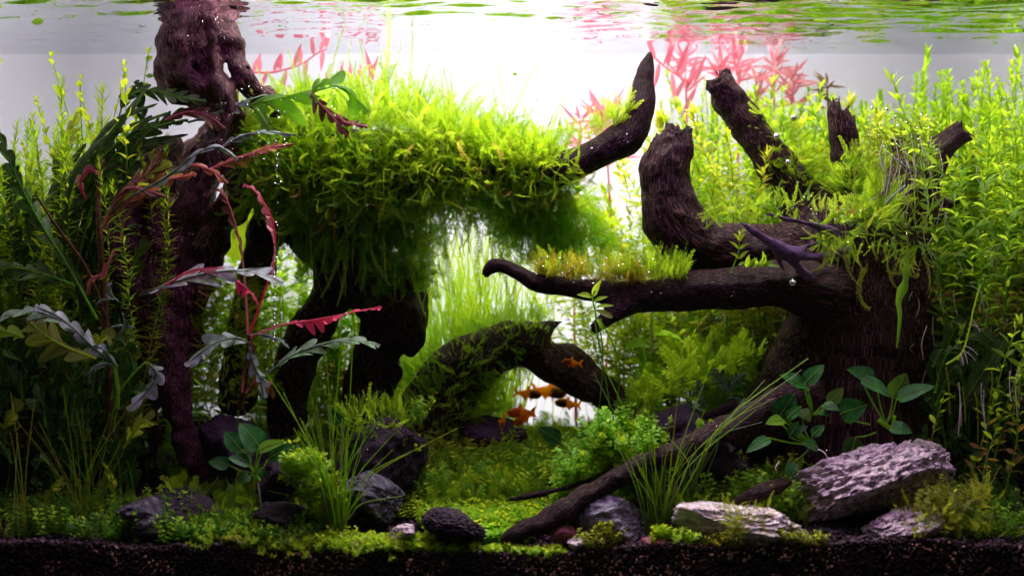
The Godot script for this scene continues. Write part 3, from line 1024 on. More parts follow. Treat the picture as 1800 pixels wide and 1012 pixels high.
func mosses() -> void:
	var long_shoot := shoot(0.021, 34, 0.0018, 0.00040, 0.9, 1)
	var spike := shoot(0.028, 30, 0.0017, 0.00042, 0.35, 2, 0.7)
	var curl := shoot(0.019, 31, 0.0018, 0.00043, 2.0, 3)
	var fine := shoot(0.011, 12, 0.0015, 0.00045, 0.5, 4)
	var fern := frond(0.02, 9, 5)
	M.fronds = [long_shoot, spike, curl, fine, fern]
	# the great cushion on the branch
	var back := [[[440, 264, -0.03, 46], [520, 256, -0.03, 56], [600, 248, -0.03, 64], [690, 250, -0.03, 68], [760, 272, -0.03, 58], [840, 290, -0.028, 46], [910, 304, -0.024, 34], [975, 310, -0.02, 20]]]
	var belly := [[[450, 300, -0.02, 52], [540, 320, -0.02, 62], [640, 325, -0.02, 56], [740, 320, -0.02, 52], [840, 312, -0.018, 46], [920, 312, -0.015, 40], [1000, 322, -0.02, 30]]]
	var beard := [[[520, 400, -0.03, 36], [580, 405, -0.032, 44], [650, 412, -0.034, 44], [710, 402, -0.034, 26], [760, 380, -0.034, 16]], [[640, 430, -0.034, 40], [700, 455, -0.036, 26], [715, 480, -0.036, 12]]]
	var curtain := [[[965, 330, -0.04, 40], [1000, 360, -0.045, 46], [1030, 400, -0.045, 40], [1050, 440, -0.045, 26]], [[880, 372, -0.03, 16], [940, 380, -0.034, 24], [990, 400, -0.04, 26]]]
	var o := mass("branch_moss", "thick cushion of bright green moss covering the horizontal branch", "moss", P(700, 300, -0.02), [
		["moss_shoots", long_shoot, M.moss, shoots(back, 4000, 1.0, 0.25, 0.0, 0.25, 1.0, 0, 0.6)],
		["moss_spikes", spike, M.moss, shoots(back, 420, 1.0, 0.7, 0.0, 0.6, 1.0, 1, 0.7)],
		["moss_wisps", spike, M.moss_yellow, shoots([[[560, 240, -0.03, 50], [640, 235, -0.03, 60], [720, 240, -0.03, 60], [800, 262, -0.03, 50], [930, 285, -0.03, 30]]], 60, 1.3, 0.7, 0.0, 0.7, 1.0, 1, 0.7)],
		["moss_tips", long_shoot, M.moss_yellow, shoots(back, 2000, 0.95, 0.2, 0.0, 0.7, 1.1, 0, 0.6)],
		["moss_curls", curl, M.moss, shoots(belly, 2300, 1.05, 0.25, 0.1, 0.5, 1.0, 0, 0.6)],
		["moss_shade", long_shoot, M.moss_shaded, shoots(belly, 2300, 1.0, 0.0, 0.2, 0.3, 0.85, 0, 0.7)],
		["hanging_moss", fern, M.moss_shaded, shoots(beard, 620, 1.0, 0.0, 0.8, 0.2, 1.0, 0, 0.5)],
		["hanging_curls", curl, M.moss, shoots(beard, 90, 0.9, 0.0, 0.5, 0.6, 1.0, 0, 0.5)],
		["moss_curtain", fern, M.moss, shoots(curtain, 420, 1.1, 0.0, 0.9, 0.2, 0.9, 0, 0.5)],
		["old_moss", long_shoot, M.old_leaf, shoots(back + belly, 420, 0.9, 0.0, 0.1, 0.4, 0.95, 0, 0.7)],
		["trailing_strands", spike, M.moss, shoots([[[480, 370, -0.01, 20], [600, 400, -0.012, 30], [740, 385, -0.012, 24], [860, 365, -0.01, 18], [1000, 390, -0.03, 30]]], 170, 1.3, 0.0, 1.6, 0.4, 1.0, -1, 0.6)],
		["moss_fringe", curl, M.moss, shoots([[[640, 380, -0.012, 20], [760, 380, -0.012, 24], [860, 360, -0.01, 20], [980, 370, -0.012, 24]]], 130, 1.0, 0.0, 0.2, 0.4, 1.0, 0, 0.6)],
	])
	var core := wood([[[445, 262, -0.03, 34], [530, 275, -0.03, 52], [640, 290, -0.03, 60], [740, 295, -0.03, 58], [840, 296, -0.028, 50], [930, 300, -0.02, 40]], [[540, 340, -0.04, 44], [600, 400, -0.045, 36], [690, 400, -0.045, 30]]], 0.004, 0.012, 0.006, 0.002, 77)
	part("matted_base", core, M.mat, o).set_meta("kind", "stuff")  # unseen core added inside the cushion to block light
	mass("moss_tuft", "olive moss along the neck of the bare branch end", "moss", P(1050, 240, -0.01), [
		["moss_shoots", fine, M.moss_yellow, shoots([[[985, 262, -0.012, 26], [1040, 242, -0.012, 24], [1085, 218, -0.012, 18], [1100, 196, -0.012, 14]]], 260, 1.0, 0.5, 0.0, 0.5, 1.0, 1, 0.5)],
	])
	mass("stump_moss", "dark green moss coat on the back of the arched stump", "moss", P(830, 640, -0.07), [
		["moss_shoots", fine, M.moss_shaded, shoots([[[955, 578, -0.07, 18], [900, 592, -0.07, 34], [850, 616, -0.068, 46], [805, 650, -0.066, 58], [770, 700, -0.064, 64], [750, 750, -0.06, 70]]], 1500, 1.0, 0.25, 0.0, 0.85, 1.0, 0, 0.5)],
		["moss_fronds", fern, M.moss_shaded, shoots([[[830, 670, -0.06, 50], [790, 720, -0.058, 60], [750, 760, -0.055, 60]]], 240, 0.7, 0.0, 0.1, 0.7, 1.0, 0, 0.6)],
		["moss_rim", fine, M.moss, shoots([[[960, 562, -0.072, 6], [900, 575, -0.075, 12], [840, 600, -0.075, 24], [800, 625, -0.075, 40]]], 80, 0.8, 0.4, 0.0, 0.6, 1.0, 1, 0.5)],
	])
	mass("golden_moss", "golden brown moss cushion beaded with bubbles on the horizontal bough", "moss", P(1080, 480, 0.02), [
		["moss_shoots", fine, M.gold, shoots([[[945, 488, 0.03, 12], [1010, 496, 0.03, 15], [1080, 502, 0.028, 17], [1130, 502, 0.026, 15]]], 640, 0.85, 1.0, 0.0, 0.6, 1.1, 1, 0.4)],
		["moss_shoots", fine, M.moss_yellow, shoots([[[950, 490, 0.026, 14], [1000, 492, 0.026, 18], [1080, 496, 0.024, 22], [1150, 496, 0.022, 22]]], 300, 0.9, 1.0, 0.0, 0.7, 1.1, 1, 0.4)],
		["moss_shoots", fine, M.moss_shaded, shoots([[[960, 492, 0.03, 12], [1100, 498, 0.028, 16], [1160, 496, 0.024, 24], [1205, 494, 0.022, 22]]], 620, 0.95, 0.9, 0.0, 0.6, 1.1, 1, 0.4)],
	])
	mass("limb_moss", "dark moss on the right side of the slanting broken limb", "moss", P(1390, 270, -0.02), [
		["moss_shoots", fine, M.moss_shaded, shoots([[[1345, 200, -0.026, 14], [1375, 240, -0.024, 22], [1400, 285, -0.022, 26], [1412, 330, -0.022, 20]]], 620, 0.9, 0.3, 0.0, 0.4, 1.0, 0, 0.5)],
	])
	mass("plank_moss", "dark moss clump at the foot of the upright plank", "moss", P(1500, 310, -0.01), [
		["moss_shoots", fine, M.moss_shaded, shoots([[[1480, 290, -0.01, 20], [1500, 320, -0.008, 28], [1490, 350, -0.006, 30]]], 420, 0.95, 0.4, 0.0, 0.4, 1.0, 0, 0.6)],
	])
	mass("stump_top_moss", "feathery olive moss spilling over the top of the black stump", "moss", P(1500, 400, 0.02), [
		["moss_fronds", long_shoot, M.moss_shaded, shoots([[[1440, 402, 0.034, 14], [1500, 400, 0.036, 26], [1560, 406, 0.036, 30], [1620, 420, 0.028, 20]]], 240, 0.75, 0.1, 0.1, 0.4, 1.0, 0, 0.6)],
		["moss_curls", curl, M.olive, shoots([[[1450, 420, 0.038, 20], [1520, 432, 0.042, 30], [1590, 436, 0.042, 34], [1630, 432, 0.034, 22]]], 46, 0.95, 0.0, 0.35, 0.6, 1.1, 0, 0.5)],
		["moss_shoots", fine, M.moss_yellow, shoots([[[1440, 376, 0.034, 12], [1500, 378, 0.038, 14], [1560, 386, 0.034, 12]]], 60, 0.8, 0.5, 0.0, 0.4, 1.0, 1, 0.6)],
		["moss_shoots", fine, M.moss_shaded, shoots([[[1240, 374, 0.03, 8], [1320, 368, 0.03, 12], [1400, 364, 0.03, 12]]], 170, 0.8, 0.3, 0.1, 0.4, 1.0, 0, 0.7)],
		["moss_shoots", fine, M.moss, shoots([[[1290, 364, 0.026, 6], [1350, 358, 0.026, 8], [1430, 358, 0.026, 8]]], 60, 0.8, 0.4, 0.0, 0.4, 1.0, 0, 0.7)],
		["moss_fronds", fern, M.moss_shaded, shoots([[[1510, 352, 0.01, 24], [1550, 350, 0.01, 24], [1540, 380, 0.02, 24]]], 110, 0.7, 0.2, 0.1, 0.4, 1.0, 0, 0.7)],
	])
	mass("trunk_moss", "dull moss and algae clinging to the right side of the left trunk", "moss", P(400, 560, -0.01), [
		["moss_shoots", fine, M.moss_shaded, shoots([[[400, 500, -0.02, 40], [405, 560, -0.015, 50], [395, 620, -0.01, 60], [410, 700, -0.01, 60]]], 900, 1.0, 0.1, 0.0, 0.4, 1.0, 0, 0.6)],
		["moss_shoots", fine, M.olive, shoots([[[410, 500, -0.012, 34], [400, 570, -0.008, 44]]], 120, 0.9, 0.1, 0.0, 0.5, 1.0, 0, 0.6)],
	])
	mass("neck_moss", "pale olive moss on the neck of the left trunk", "moss", P(450, 210, -0.01), [
		["moss_shoots", fine, M.moss_yellow, shoots([[[430, 200, -0.01, 16], [470, 206, -0.008, 24], [520, 214, -0.008, 26]]], 170, 1.0, 0.2, 0.0, 0.4, 1.0, 0, 0.6)],
		["moss_shoots", fine, M.moss_shaded, shoots([[[420, 215, -0.006, 20], [450, 235, -0.006, 30], [480, 290, -0.006, 40], [470, 320, -0.006, 40]]], 420, 1.0, 0.1, 0.1, 0.4, 1.0, 0, 0.6)],
	])
	mass("floor_moss", "feathery green moss lawn on the slope behind the lava rock", "moss", GP(930, 0.0), [
		["moss_fronds", fern, M.moss, carpet([[700, -0.09], [1120, -0.09], [1100, 0.035], [800, 0.035]], 700, 0.95, 0.8)],
		["moss_fronds", fern, M.moss_shaded, carpet([[680, -0.06], [1000, -0.06], [960, 0.05], [720, 0.05]], 420, 0.9, 0.8)],
		["moss_tips", fern, M.lime, carpet([[740, -0.08], [1120, -0.08], [1080, 0.03], [820, 0.03]], 130, 0.8, 0.9, 0.006)],
	])
	mass("rear_moss", "green moss bush behind the fallen branch in front of the stems", "moss", P(1220, 690, -0.03), [
		["moss_fronds", fern, M.moss_shaded, shoots([[[1130, 730, -0.03, 40], [1200, 690, -0.035, 50], [1270, 670, -0.035, 40], [1330, 650, -0.035, 40]]], 520, 0.9, 0.3, 0.0, 0.2, 1.0, 0, 0.6)],
		["moss_fronds", fern, M.moss, shoots([[[1120, 700, -0.05, 30], [1190, 640, -0.05, 30], [1280, 640, -0.05, 30]]], 130, 0.9, 0.4, 0.0, 0.2, 1.0, 0, 0.6)],
	])


# places on the soil inside a four-sided patch given as [px, z] corners
func carpet(c: Array, count: int, scale: float, lean: float, lift := 0.0) -> Array:
	var out := []
	for i in count:
		var u := R(0, 1)
		var w := R(0, 1)
		var z: float = lerpf(lerpf(c[0][1], c[1][1], u), lerpf(c[3][1], c[2][1], u), w)
		var px: float = lerpf(lerpf(c[0][0], c[1][0], u), lerpf(c[3][0], c[2][0], u), w)
		var g := GP(px, z)
		out.append(facing(g + Vector3(0, R(0, lift), 0), Vector3(R(-lean, lean), 1, R(-lean, lean)), scale * R(0.7, 1.3), R(0, TAU)))
	return out


# ---------- plants behind the driftwood ----------
# A stem of height TALL with whorls of leaves; returned as [stem, leaves], both standing on the origin.
func stem_shapes(tall: float, gap: float, per: int, leaf: float, wide: float, kind: int, rise: float, bend: float, lean: float, sd: int, bare := 0.1) -> Array:
	var r := RandomNumberGenerator.new()
	r.seed = sd
	var st := MB.new()
	var lv := MB.new()
	var old := MB.new()
	var pts := PackedVector3Array()
	var p := Vector3.ZERO
	var d := Vector3(r.randf_range(-lean, lean), 1, r.randf_range(-lean, lean)).normalized()
	var n := 14
	for i in n + 1:
		pts.append(p)
		p += d * tall / n
		d = (d + Vector3(r.randf_range(-0.2, 0.2), 0.05, r.randf_range(-0.2, 0.2)) * (0.4 + lean)).normalized()
	st.tube(pts, taper(n + 1, 0.0006, 0.0003), 4, false)
	var m := int(tall / gap)
	var turn := r.randf_range(0, 6)
	for i in m:
		var t := bare + (1.0 - bare) * (i + 0.5) / m
		var k := mini(int(t * n), n - 1)
		var at := pts[k].lerp(pts[k + 1], t * n - k)
		var ax := (pts[k + 1] - pts[k]).normalized()
		turn += 1.3
		var young := smoothstep(0.82, 1.0, t)
		for j in per:
			if r.randf() < 0.12: continue
			var out := Vector3(cos(turn + TAU * j / per), 0, sin(turn + TAU * j / per))
			out = out.rotated(Vector3.UP, r.randf_range(-0.8, 0.8))
			var dir := (out + ax * (rise + young * 1.5 + r.randf_range(-0.7, 0.6))).normalized()
			(old if t < 0.5 and r.randf() < 0.4 else lv).leaf(at + ax * gap * r.randf_range(-0.6, 0.6), dir, (ax + out * r.randf_range(-0.8, 0.8) + dir.cross(ax) * r.randf_range(-0.9, 0.9)).normalized(), leaf * r.randf_range(0.55, 1.3) * (1.0 - 0.35 * young), wide * r.randf_range(0.85, 1.15), kind, bend * r.randf_range(0.3, 1.5), 0.3, 3)
	for j in per + 1:
		var out := Vector3(cos(TAU * j / (per + 1)), 2.2, sin(TAU * j / (per + 1)))
		lv.leaf(pts[n], out.normalized(), out.cross(Vector3.UP).cross(out), leaf * r.randf_range(0.35, 0.65), wide * 0.5, kind, 0.2, 0.3, 3)
	return [st.mesh(), lv.mesh(), old.mesh()]

func stem_plant(called: String, shapes: Array, stalk: Material, leaf: Material, label: String, category: String, group: String) -> Node3D:
	var o := thing(called, label, category, Vector3.ZERO, group)
	put("stem", shapes[0], stalk, o)
	put("leaves", shapes[1], leaf, o).set_meta("kind", "stuff")
	put("old_leaves", shapes[2], M.old_leaf, o).set_meta("kind", "stuff")
	return o

func stand(o: Node3D, px: float, py: float, z: float, tall: float) -> void:    # top near the pixel, foot on the soil
	z = clampf(z, BACK + 0.012, 0.09)
	var top := P(px, py, z)
	top.x = clampf(top.x, -WALL + 0.006, WALL - 0.006)
	var y := G(top.x, z)
	o.position = Vector3(top.x, y, z)
	var k := (top.y - y) / tall
	o.rotation.y = R(0, TAU)
	o.scale = Vector3(clampf(k, 0.85, 1.2), k, clampf(k, 0.85, 1.2))

func reach(list: Array, px: float) -> float:
	for i in list.size() - 1:
		if px <= list[i + 1][0]:
			return lerpf(list[i][1], list[i + 1][1], clampf((px - list[i][0]) / (list[i + 1][0] - list[i][0]), 0.0, 1.0))
	return list[-1][1]

func field(protos: Array, spots: Array, label_of: Array, group: String) -> void:      # one plant per spot [px, py, z]; the first of each kind is the prototype itself
	var used := {}
	for i in spots.size():
		var k := i % protos.size()
		var o: Node3D = protos[k][0]
		var label: String = label_of[k] + where(spots[i][0], spots[i][1])
		if used.has(k): o = copy(o, label, group)
		else:
			used[k] = true
			o.set_meta("label", label)
		stand(o, spots[i][0], spots[i][1], spots[i][2], protos[k][1])

func where(px: float, py: float) -> String:      # says beside which landmark of the tank a stem stands
	var size := ", a tall one" if py < 170.0 else (", a short one" if py > 300.0 else "")
	if py > 500.0 and px > 1000.0:
		return [", left of the pale sprig", ", under the middle of the bough", ", under the thick end of the bough", ", next to the stump"][clampi(int((px - 1090.0) / 65.0), 0, 3)] + (", a tall one" if py < 560.0 else (", a short one" if py > 610.0 else ""))
	if px > 1070.0 and px < 1606.0:
		return [" by the pointed branch", " behind the horn", " below the slanting limb", " behind the slanting limb", " left of the plank", " behind the plank", " behind the root clump", " behind the right limb"][clampi(int((px - 1075.0) / 66.0), 0, 7)] + size
	if px >= 1606.0: return ", just right of the limb" + size if px < 1670.0 else (", near the corner" if px < 1735.0 else ", at the very edge") + size
	if px < 252.0: return ", at the very edge" + size if px < 90.0 else (", behind the arching leaves" if px < 170.0 else ", next to the trunk") + size
	return ", left of the trunk foot" if px < 330.0 else (", just right of the trunk" if px < 420.0 else (", beside the forked roots" if px < 520.0 else ", between the forked roots"))

func back_plants() -> void:
	# the bright thicket at the right
	var a := stem_plant("stem_plant", stem_shapes(0.20, 0.0044, 3, 0.0105, 0.0025, 0, 0.55, 0.9, 0.3, 101, 0.2), M.stem, M.lime, "", "plant", "bright stem plants behind the black stump")
	var b := stem_plant("stem_plant", stem_shapes(0.20, 0.0047, 4, 0.0100, 0.0022, 0, 0.35, 1.2, 0.35, 102, 0.2), M.stem, M.lime, "", "plant", "bright stem plants behind the black stump")
	var c := stem_plant("stem_plant", stem_shapes(0.20, 0.0050, 3, 0.0125, 0.0027, 0, 0.6, 0.9, 0.35, 103, 0.3), M.stem, M.straw, "", "plant", "bright stem plants behind the black stump")
	var d := stem_plant("stem_plant", stem_shapes(0.20, 0.0044, 5, 0.0085, 0.0015, 0, 0.4, 0.8, 0.3, 104, 0.2), M.stem, M.green, "", "plant", "bright stem plants behind the black stump")
	var tops := [[1060, 470], [1100, 420], [1140, 340], [1180, 265], [1230, 205], [1280, 160], [1340, 140], [1420, 145], [1480, 165], [1540, 175], [1580, 215], [1640, 190]]
	var spots := []
	for i in 240:
		var px := 1075.0 + 560.0 * fmod(i * 0.6180339, 1.0)
		var z := -0.137 + 0.075 * fmod(i * 0.7548776, 1.0)
		spots.append([px, reach(tops, px) + R(0, 150) * R(0, 1) + 4, z])
	field([[a, 0.20], [b, 0.20], [c, 0.20], [d, 0.20]], spots, [
		"lime stem plant with slender leaves",
		"lime stem plant with drooping leaves",
		"straw-green stem plant with long upright leaves",
		"green stem plant with needle-thin leaves"], "bright stem plants behind the black stump")
	# darker stems near the right wall
	var e := stem_plant("wall_stem_plant", stem_shapes(0.20, 0.0044, 3, 0.0095, 0.0024, 0, 0.6, 0.8, 0.25, 105), M.stem, M.green, "", "plant", "stem plants along the right pane")
	var f := stem_plant("wall_stem_plant", stem_shapes(0.20, 0.0038, 5, 0.0075, 0.0014, 0, 0.5, 0.8, 0.25, 106), M.stem, M.moss, "", "plant", "stem plants along the right pane")
	spots = [[1655, 100, -0.03], [1700, 112, -0.018], [1725, 125, 0.0]]
	for i in 108:
		var px := 1600.0 + 200.0 * fmod(i * 0.6180339, 1.0)
		spots.append([px, 125.0 + 190.0 * R(0, 1) * R(0.2, 1), (-0.12 + 0.07 * fmod(i * 0.7548776, 1.0)) if px < 1750 else (-0.1 + 0.10 * fmod(i * 0.7548776, 1.0))])
	field([[e, 0.20], [f, 0.20]], spots, ["bushy green stem by the right pane", "fine-leaved green stem by the right pane"], "stem plants along the right pane")
	# tall single tips that stand clear of the thicket
	var tip := stem_plant("tall_stem_plant", stem_shapes(0.22, 0.0085, 3, 0.013, 0.0036, 0, 0.9, 0.5, 0.1, 107), M.stem, M.green, "slim green stem tip touching the rear waterline above the upright plank", "plant", "")
	stand(tip, 1552, 96, -0.10, 0.22)
	var tip2 := copy(tip, "slim leaning green stem tip in the open water between thicket and right pane")
	stand(tip2, 1612, 140, -0.10, 0.22)
	tip2.rotation.z = -0.05
	# fine stems in the open water left of the horn
	var g := stem_plant("pale_stem_plant", stem_shapes(0.19, 0.0080, 4, 0.008, 0.0013, 0, 0.5, 0.6, 0.2, 108), M.stem, M.lime, "", "plant", "pale thin stems by the pointed branch end")
	spots = []
	for i in 9: spots.append([1150.0 + i * 12, 120.0 + 110.0 * fmod(i * 0.618, 1.0), -0.142])
	field([[g, 0.19]], spots, ["pale thin stem in front of the rear film"], "pale thin stems by the pointed branch end")
	# stems seen below the bough
	var h := stem_plant("low_stem_plant", stem_shapes(0.12, 0.0060, 3, 0.0125, 0.0034, 0, 0.5, 0.9, 0.2, 109), M.stem, M.lime, "", "plant", "stems below the horizontal bough")
	spots = []
	for i in 26: spots.append([1120.0 + 230.0 * fmod(i * 0.618, 1.0), R(520, 640), -0.12 + 0.07 * fmod(i * 0.7548, 1.0)])
	field([[h, 0.12]], spots, ["pale leafy stem"], "stems below the horizontal bough")
	var h2 := stem_plant("leafy_sprig", stem_shapes(0.05, 0.0075, 2, 0.018, 0.0052, 0, 0.35, 0.9, 0.1, 110), M.stem, M.broad_young, "pale young sprig with broad paired leaves below the horizontal bough", "plant", "")
	stand(h2, 1158, 545, -0.04, 0.05)

	# left corner: small oval-leaved stems, a feathery stem and pale feathery stems by the pane
	var p := stem_plant("oval_leaved_stem", stem_shapes(0.22, 0.0090, 2, 0.0085, 0.0038, 0, 0.75, 0.5, 0.14, 111, 0.2), M.stem, M.lime, "", "plant", "oval-leaved stems in the left corner")
	var q := stem_plant("oval_leaved_stem", stem_shapes(0.22, 0.0080, 3, 0.0080, 0.0034, 0, 0.7, 0.5, 0.2, 112, 0.2), M.stem, M.lime, "", "plant", "oval-leaved stems in the left corner")
	field([[p, 0.22], [q, 0.22]], [[166, 74, 0.0], [150, 125, 0.005], [182, 88, -0.01], [128, 108, 0.01], [196, 140, -0.02], [210, 165, -0.02], [120, 150, 0.015], [176, 170, -0.02], [225, 190, -0.03], [140, 190, 0.0], [250, 230, -0.05], [160, 240, -0.01], [205, 235, -0.02], [232, 260, -0.04]],
		["bright stem with small oval leaf pairs", "bushier bright stem with small oval leaves"], "oval-leaved stems in the left corner")
	var s := stem_plant("feathery_stem", stem_shapes(0.20, 0.0040, 6, 0.0115, 0.0011, 4, 0.7, 0.5, 0.1, 113), M.olive, M.moss_yellow, "yellowish feathery stem with hair-thin leaves near the left corner", "plant", "")
	stand(s, 72, 140, 0.03, 0.20)
	var u := stem_plant("pale_feathery_stem", stem_shapes(0.20, 0.0042, 6, 0.0090, 0.0011, 4, 0.5, 0.7, 0.3, 114), M.stem, M.moss, "", "plant", "pale feathery stems along the left pane")
	spots = []
	for i in 84: spots.append([6.0 + 260.0 * fmod(i * 0.618, 1.0), 205.0 + 150.0 * fmod(i * 0.7548, 1.0), 0.03 - 0.12 * fmod(i * 0.5698, 1.0)])
	for i in 12: spots.append([4.0 + 7.0 * i, 135.0 + 14.0 * i, 0.04 - 0.06 * fmod(i * 0.618, 1.0)])
	field([[u, 0.20]], spots, ["green feathery stem along the left pane"], "pale feathery stems along the left pane")
	var low := stem_plant("bushy_stem_plant", stem_shapes(0.12, 0.0052, 3, 0.0130, 0.0042, 0, 0.5, 0.8, 0.3, 116), M.stem, M.deep, "", "plant", "bushy stems in the shade at the left rear")
	spots = []
	for i in 40: spots.append([60.0 + 270.0 * fmod(i * 0.618, 1.0), R(400, 600), -0.13 + 0.07 * fmod(i * 0.7548, 1.0)])
	field([[low, 0.12]], spots, ["deep green bushy stem low at the left rear"], "bushy stems in the shade at the left rear")
	# pale roots that the thicket sends into the water
	var hair := MB.new()
	for i in 170:
		var at := P(R(1090, 1640), R(190, 640), R(-0.06, -0.02)) if i < 120 else P(R(1600, 1790), R(200, 640), R(0.0, 0.03))
		var to := Vector3(R(-0.006, 0.006), -R(0.004, 0.022), R(-0.004, 0.004))
		hair.tube(spline(PackedVector3Array([at, at + to * 0.5 + Vector3(R(-0.004, 0.004), 0, 0), at + to]), 4), taper(9, 0.0003, 0.00015), 3, false)
	var roots := thing("water_roots", "pale thread-like roots among the bright stems behind the black stump", "roots", P(1350, 500, -0.05), "", "stuff")
	part("threads", hair, M.root, roots).set_meta("kind", "stuff")
	# stems seen through the gaps of the left trunk
	var gap := stem_plant("gap_stem_plant", stem_shapes(0.14, 0.0055, 3, 0.0120, 0.0040, 0, 0.6, 0.7, 0.15, 115), M.stem, M.green, "", "plant", "stems behind the left trunk")
	spots = []
	for i in 72: spots.append([240.0 + 420.0 * fmod(i * 0.618, 1.0), R(330, 560), -0.13 + 0.04 * fmod(i * 0.7548, 1.0)])
	field([[gap, 0.14]], spots, ["green stem in the gap right of the trunk"], "stems behind the left trunk")

	# red-leaved plants
	red_fan("red_plant", "pink fan of long leaves arching below the rear waterline left of the moss", [[440, 126], [470, 128], [500, 122], [530, 112], [560, 92], [575, 86]], -0.09, 13, 48, M.pink)
	red_fan("red_plant", "pale pink leaf tips standing behind the top of the moss", [[580, 165], [610, 160], [640, 150], [670, 140]], -0.11, 9, 62, M.pink)
	red_tuft("red_plant", "small rosy tuft of narrow leaves behind the moss by the pointed branch end", 1020, 215, -0.11, 16, 66, M.pink)
	red_tuft("red_plant", "pale rosy bushy tuft just left of the pointed branch end", 1064, 205, -0.12, 46, 90, M.pink)
	red_fan("red_plant", "bright pink fan of leaves right of the pointed branch end", [[1146, 96], [1170, 118], [1200, 138], [1228, 152]], -0.11, 12, 60, M.pink)
	red_tuft("red_plant", "vivid pink tuft whose tips touch the rear waterline above the slanting limb", 1265, 112, -0.11, 26, 66, M.pink)
	red_tuft("red_plant", "reddish brown tuft above the slanting broken limb", 1330, 136, -0.115, 24, 56, M.rust)
	red_tuft("red_plant", "brownish red tuft left of the upright plank under the rear waterline", 1395, 132, -0.115, 34, 60, M.rust)
	red_tuft("red_plant", "loose pink tuft between the fan and the slanting limb, under the surface", 1205, 104, -0.12, 24, 70, M.pink)
	red_tuft("red_plant", "dusky pink tuft mirrored in the surface above the middle of the slanting limb", 1298, 106, -0.125, 26, 70, M.pink)
	red_tuft("red_plant", "dusky red tuft between the two brownish red tufts", 1362, 112, -0.125, 24, 60, M.rust)
	red_tuft("red_plant", "low brownish tuft just left of the tip of the upright plank", 1455, 150, -0.12, 14, 44, M.brown_leaf)

	# tall hair grass behind the arch
	var blades := [MB.new(), MB.new(), MB.new()]
	for i in 3:
		blades[i].leaf(Vector3.ZERO, Vector3(0.02, 1, 0).normalized(), Vector3(0.1, 0, 1), 0.125, 0.0009, 2, [0.35, 0.7, -0.4][i], 0.3, 9)
	var sets := [[], [], []]
	for i in 1600:
		var px := R(440, 700) if i < 700 else R(690, 940)
		var z := -0.145 + 0.05 * R(0, 1)
		if px > 850 and R(0, 1) < (px - 850) / 75.0: continue
		var tall := R(0.7, 1.35) * lerpf(0.85, 1.12, smoothstep(700, 900, px))
		if px < 690: tall *= 0.85
		sets[i % 3].append(facing(GP(px, z), Vector3(R(-0.22, 0.3), 1, R(-0.15, 0.15)), tall, R(0, TAU)))
	mass("tall_grass", "tall thin green grass standing between the forked roots and the bright gap", "grass", GP(820, -0.12), [
		["blades", blades[0].mesh(), M.lime, sets[0]], ["blades", blades[1].mesh(), M.green, sets[1]], ["blades", blades[2].mesh(), M.lime, sets[2]]])
	var thin := []
	for i in 30:
		thin.append(facing(GP(R(880, 1120), R(-0.14, -0.11)), Vector3(R(-0.25, 0.25), 1, R(-0.1, 0.1)), R(0.5, 1.0), R(0, TAU)))
	mass("sparse_grass", "sparse dark grass threads in front of the bright gap", "grass", GP(1000, -0.125), [["blades", blades[1].mesh(), M.green, thin]])

func red_fan(called: String, label: String, rib: Array, z: float, count: int, tall: float, mat: Material) -> void:   # leaves rising from an arching stem
	var pts := PackedVector3Array()
	for a in rib: pts.append(P(a[0], a[1], z))
	pts = spline(pts, 5)
	var o := thing(called, label, "plant", pts[0], "red-leaved plants at the back")
	var st := MB.new()
	st.tube(pts, taper(pts.size(), 0.0008, 0.0004), 5)
	part("stem", st, mat, o)
	for i in count:
		var t := (i + 0.5) / count * (pts.size() - 1.01)
		var k := int(t)
		var at := pts[k].lerp(pts[k + 1], t - k)
		var up := 1.0 if i % 3 != 2 else -0.8
		var dir := Vector3(R(-0.35, 0.55) * up, up, R(-0.5, 0.5)).normalized()
		var b := MB.new()
		b.leaf(at, dir, Vector3(R(-0.3, 0.3), 0.2, 1), S(tall, z) * R(0.7, 1.1), S(9, z), 0, R(-0.3, 0.5), 0.2, 6)
		part("leaf", b, mat, o)

func red_tuft(called: String, label: String, px: float, py: float, z: float, count: int, tall: float, mat: Material) -> void:
	var at := P(px, py, z)
	var o := thing(called, label, "plant", Vector3(at.x, G(at.x, z), z), "red-leaved plants at the back")
	var st := MB.new()
	var foot := Vector3(at.x + R(-0.01, 0.01), G(at.x, z), z)
	st.tube(spline(PackedVector3Array([foot, foot.lerp(at, 0.5) + Vector3(R(-0.006, 0.006), 0, 0), at]), 6), taper(13, 0.0011, 0.0006), 5)
	part("stem", st, mat, o)
	for i in count:
		var lift := (R(-1.0, 0.1) if i % 4 else R(-0.2, 0.1)) * S(tall, z)
		var dir := Vector3(R(-1.1, 1.1), R(-0.15, 1.3), R(-0.7, 0.7)).normalized()
		var b := MB.new()
		b.leaf(at + Vector3(0, lift, 0), dir, Vector3(R(-0.3, 0.3), 0.3, 1), S(tall, z) * R(0.4, 0.95), S(5.5, z), 0, R(-0.6, 1.2), 0.25, 5)
		part("leaf", b, mat, o)


# ---------- plants in front ----------
func lobed_leaf(o: Node3D, list: Array, width: float, lobes: int, stalk: float, mat: Material, face := Vector3(0, 0.5, 0.85), lean := 0.9, curl := 0.3) -> void:
	var b := MB.new()
	var rib := MB.new()
	b.lobed(line(list, 8), face.normalized(), S(width, list[0][2]), lobes, stalk, rib, lean, curl)
	var leaf := part("leaf", b, mat, o)
	rib.shift(o.position)
	put("midrib", rib.mesh(), M.ribs.get(mat, M.stem), leaf)

func stalk(o: Node3D, list: Array, r0: float, r1: float, mat: Material, called := "stem") -> void:
	var pts := line(list, 6)
	var b := MB.new()
	b.tube(pts, taper(pts.size(), S(r0, list[0][2]), S(r1, list[0][2])), 7)
	part(called, b, mat, o)

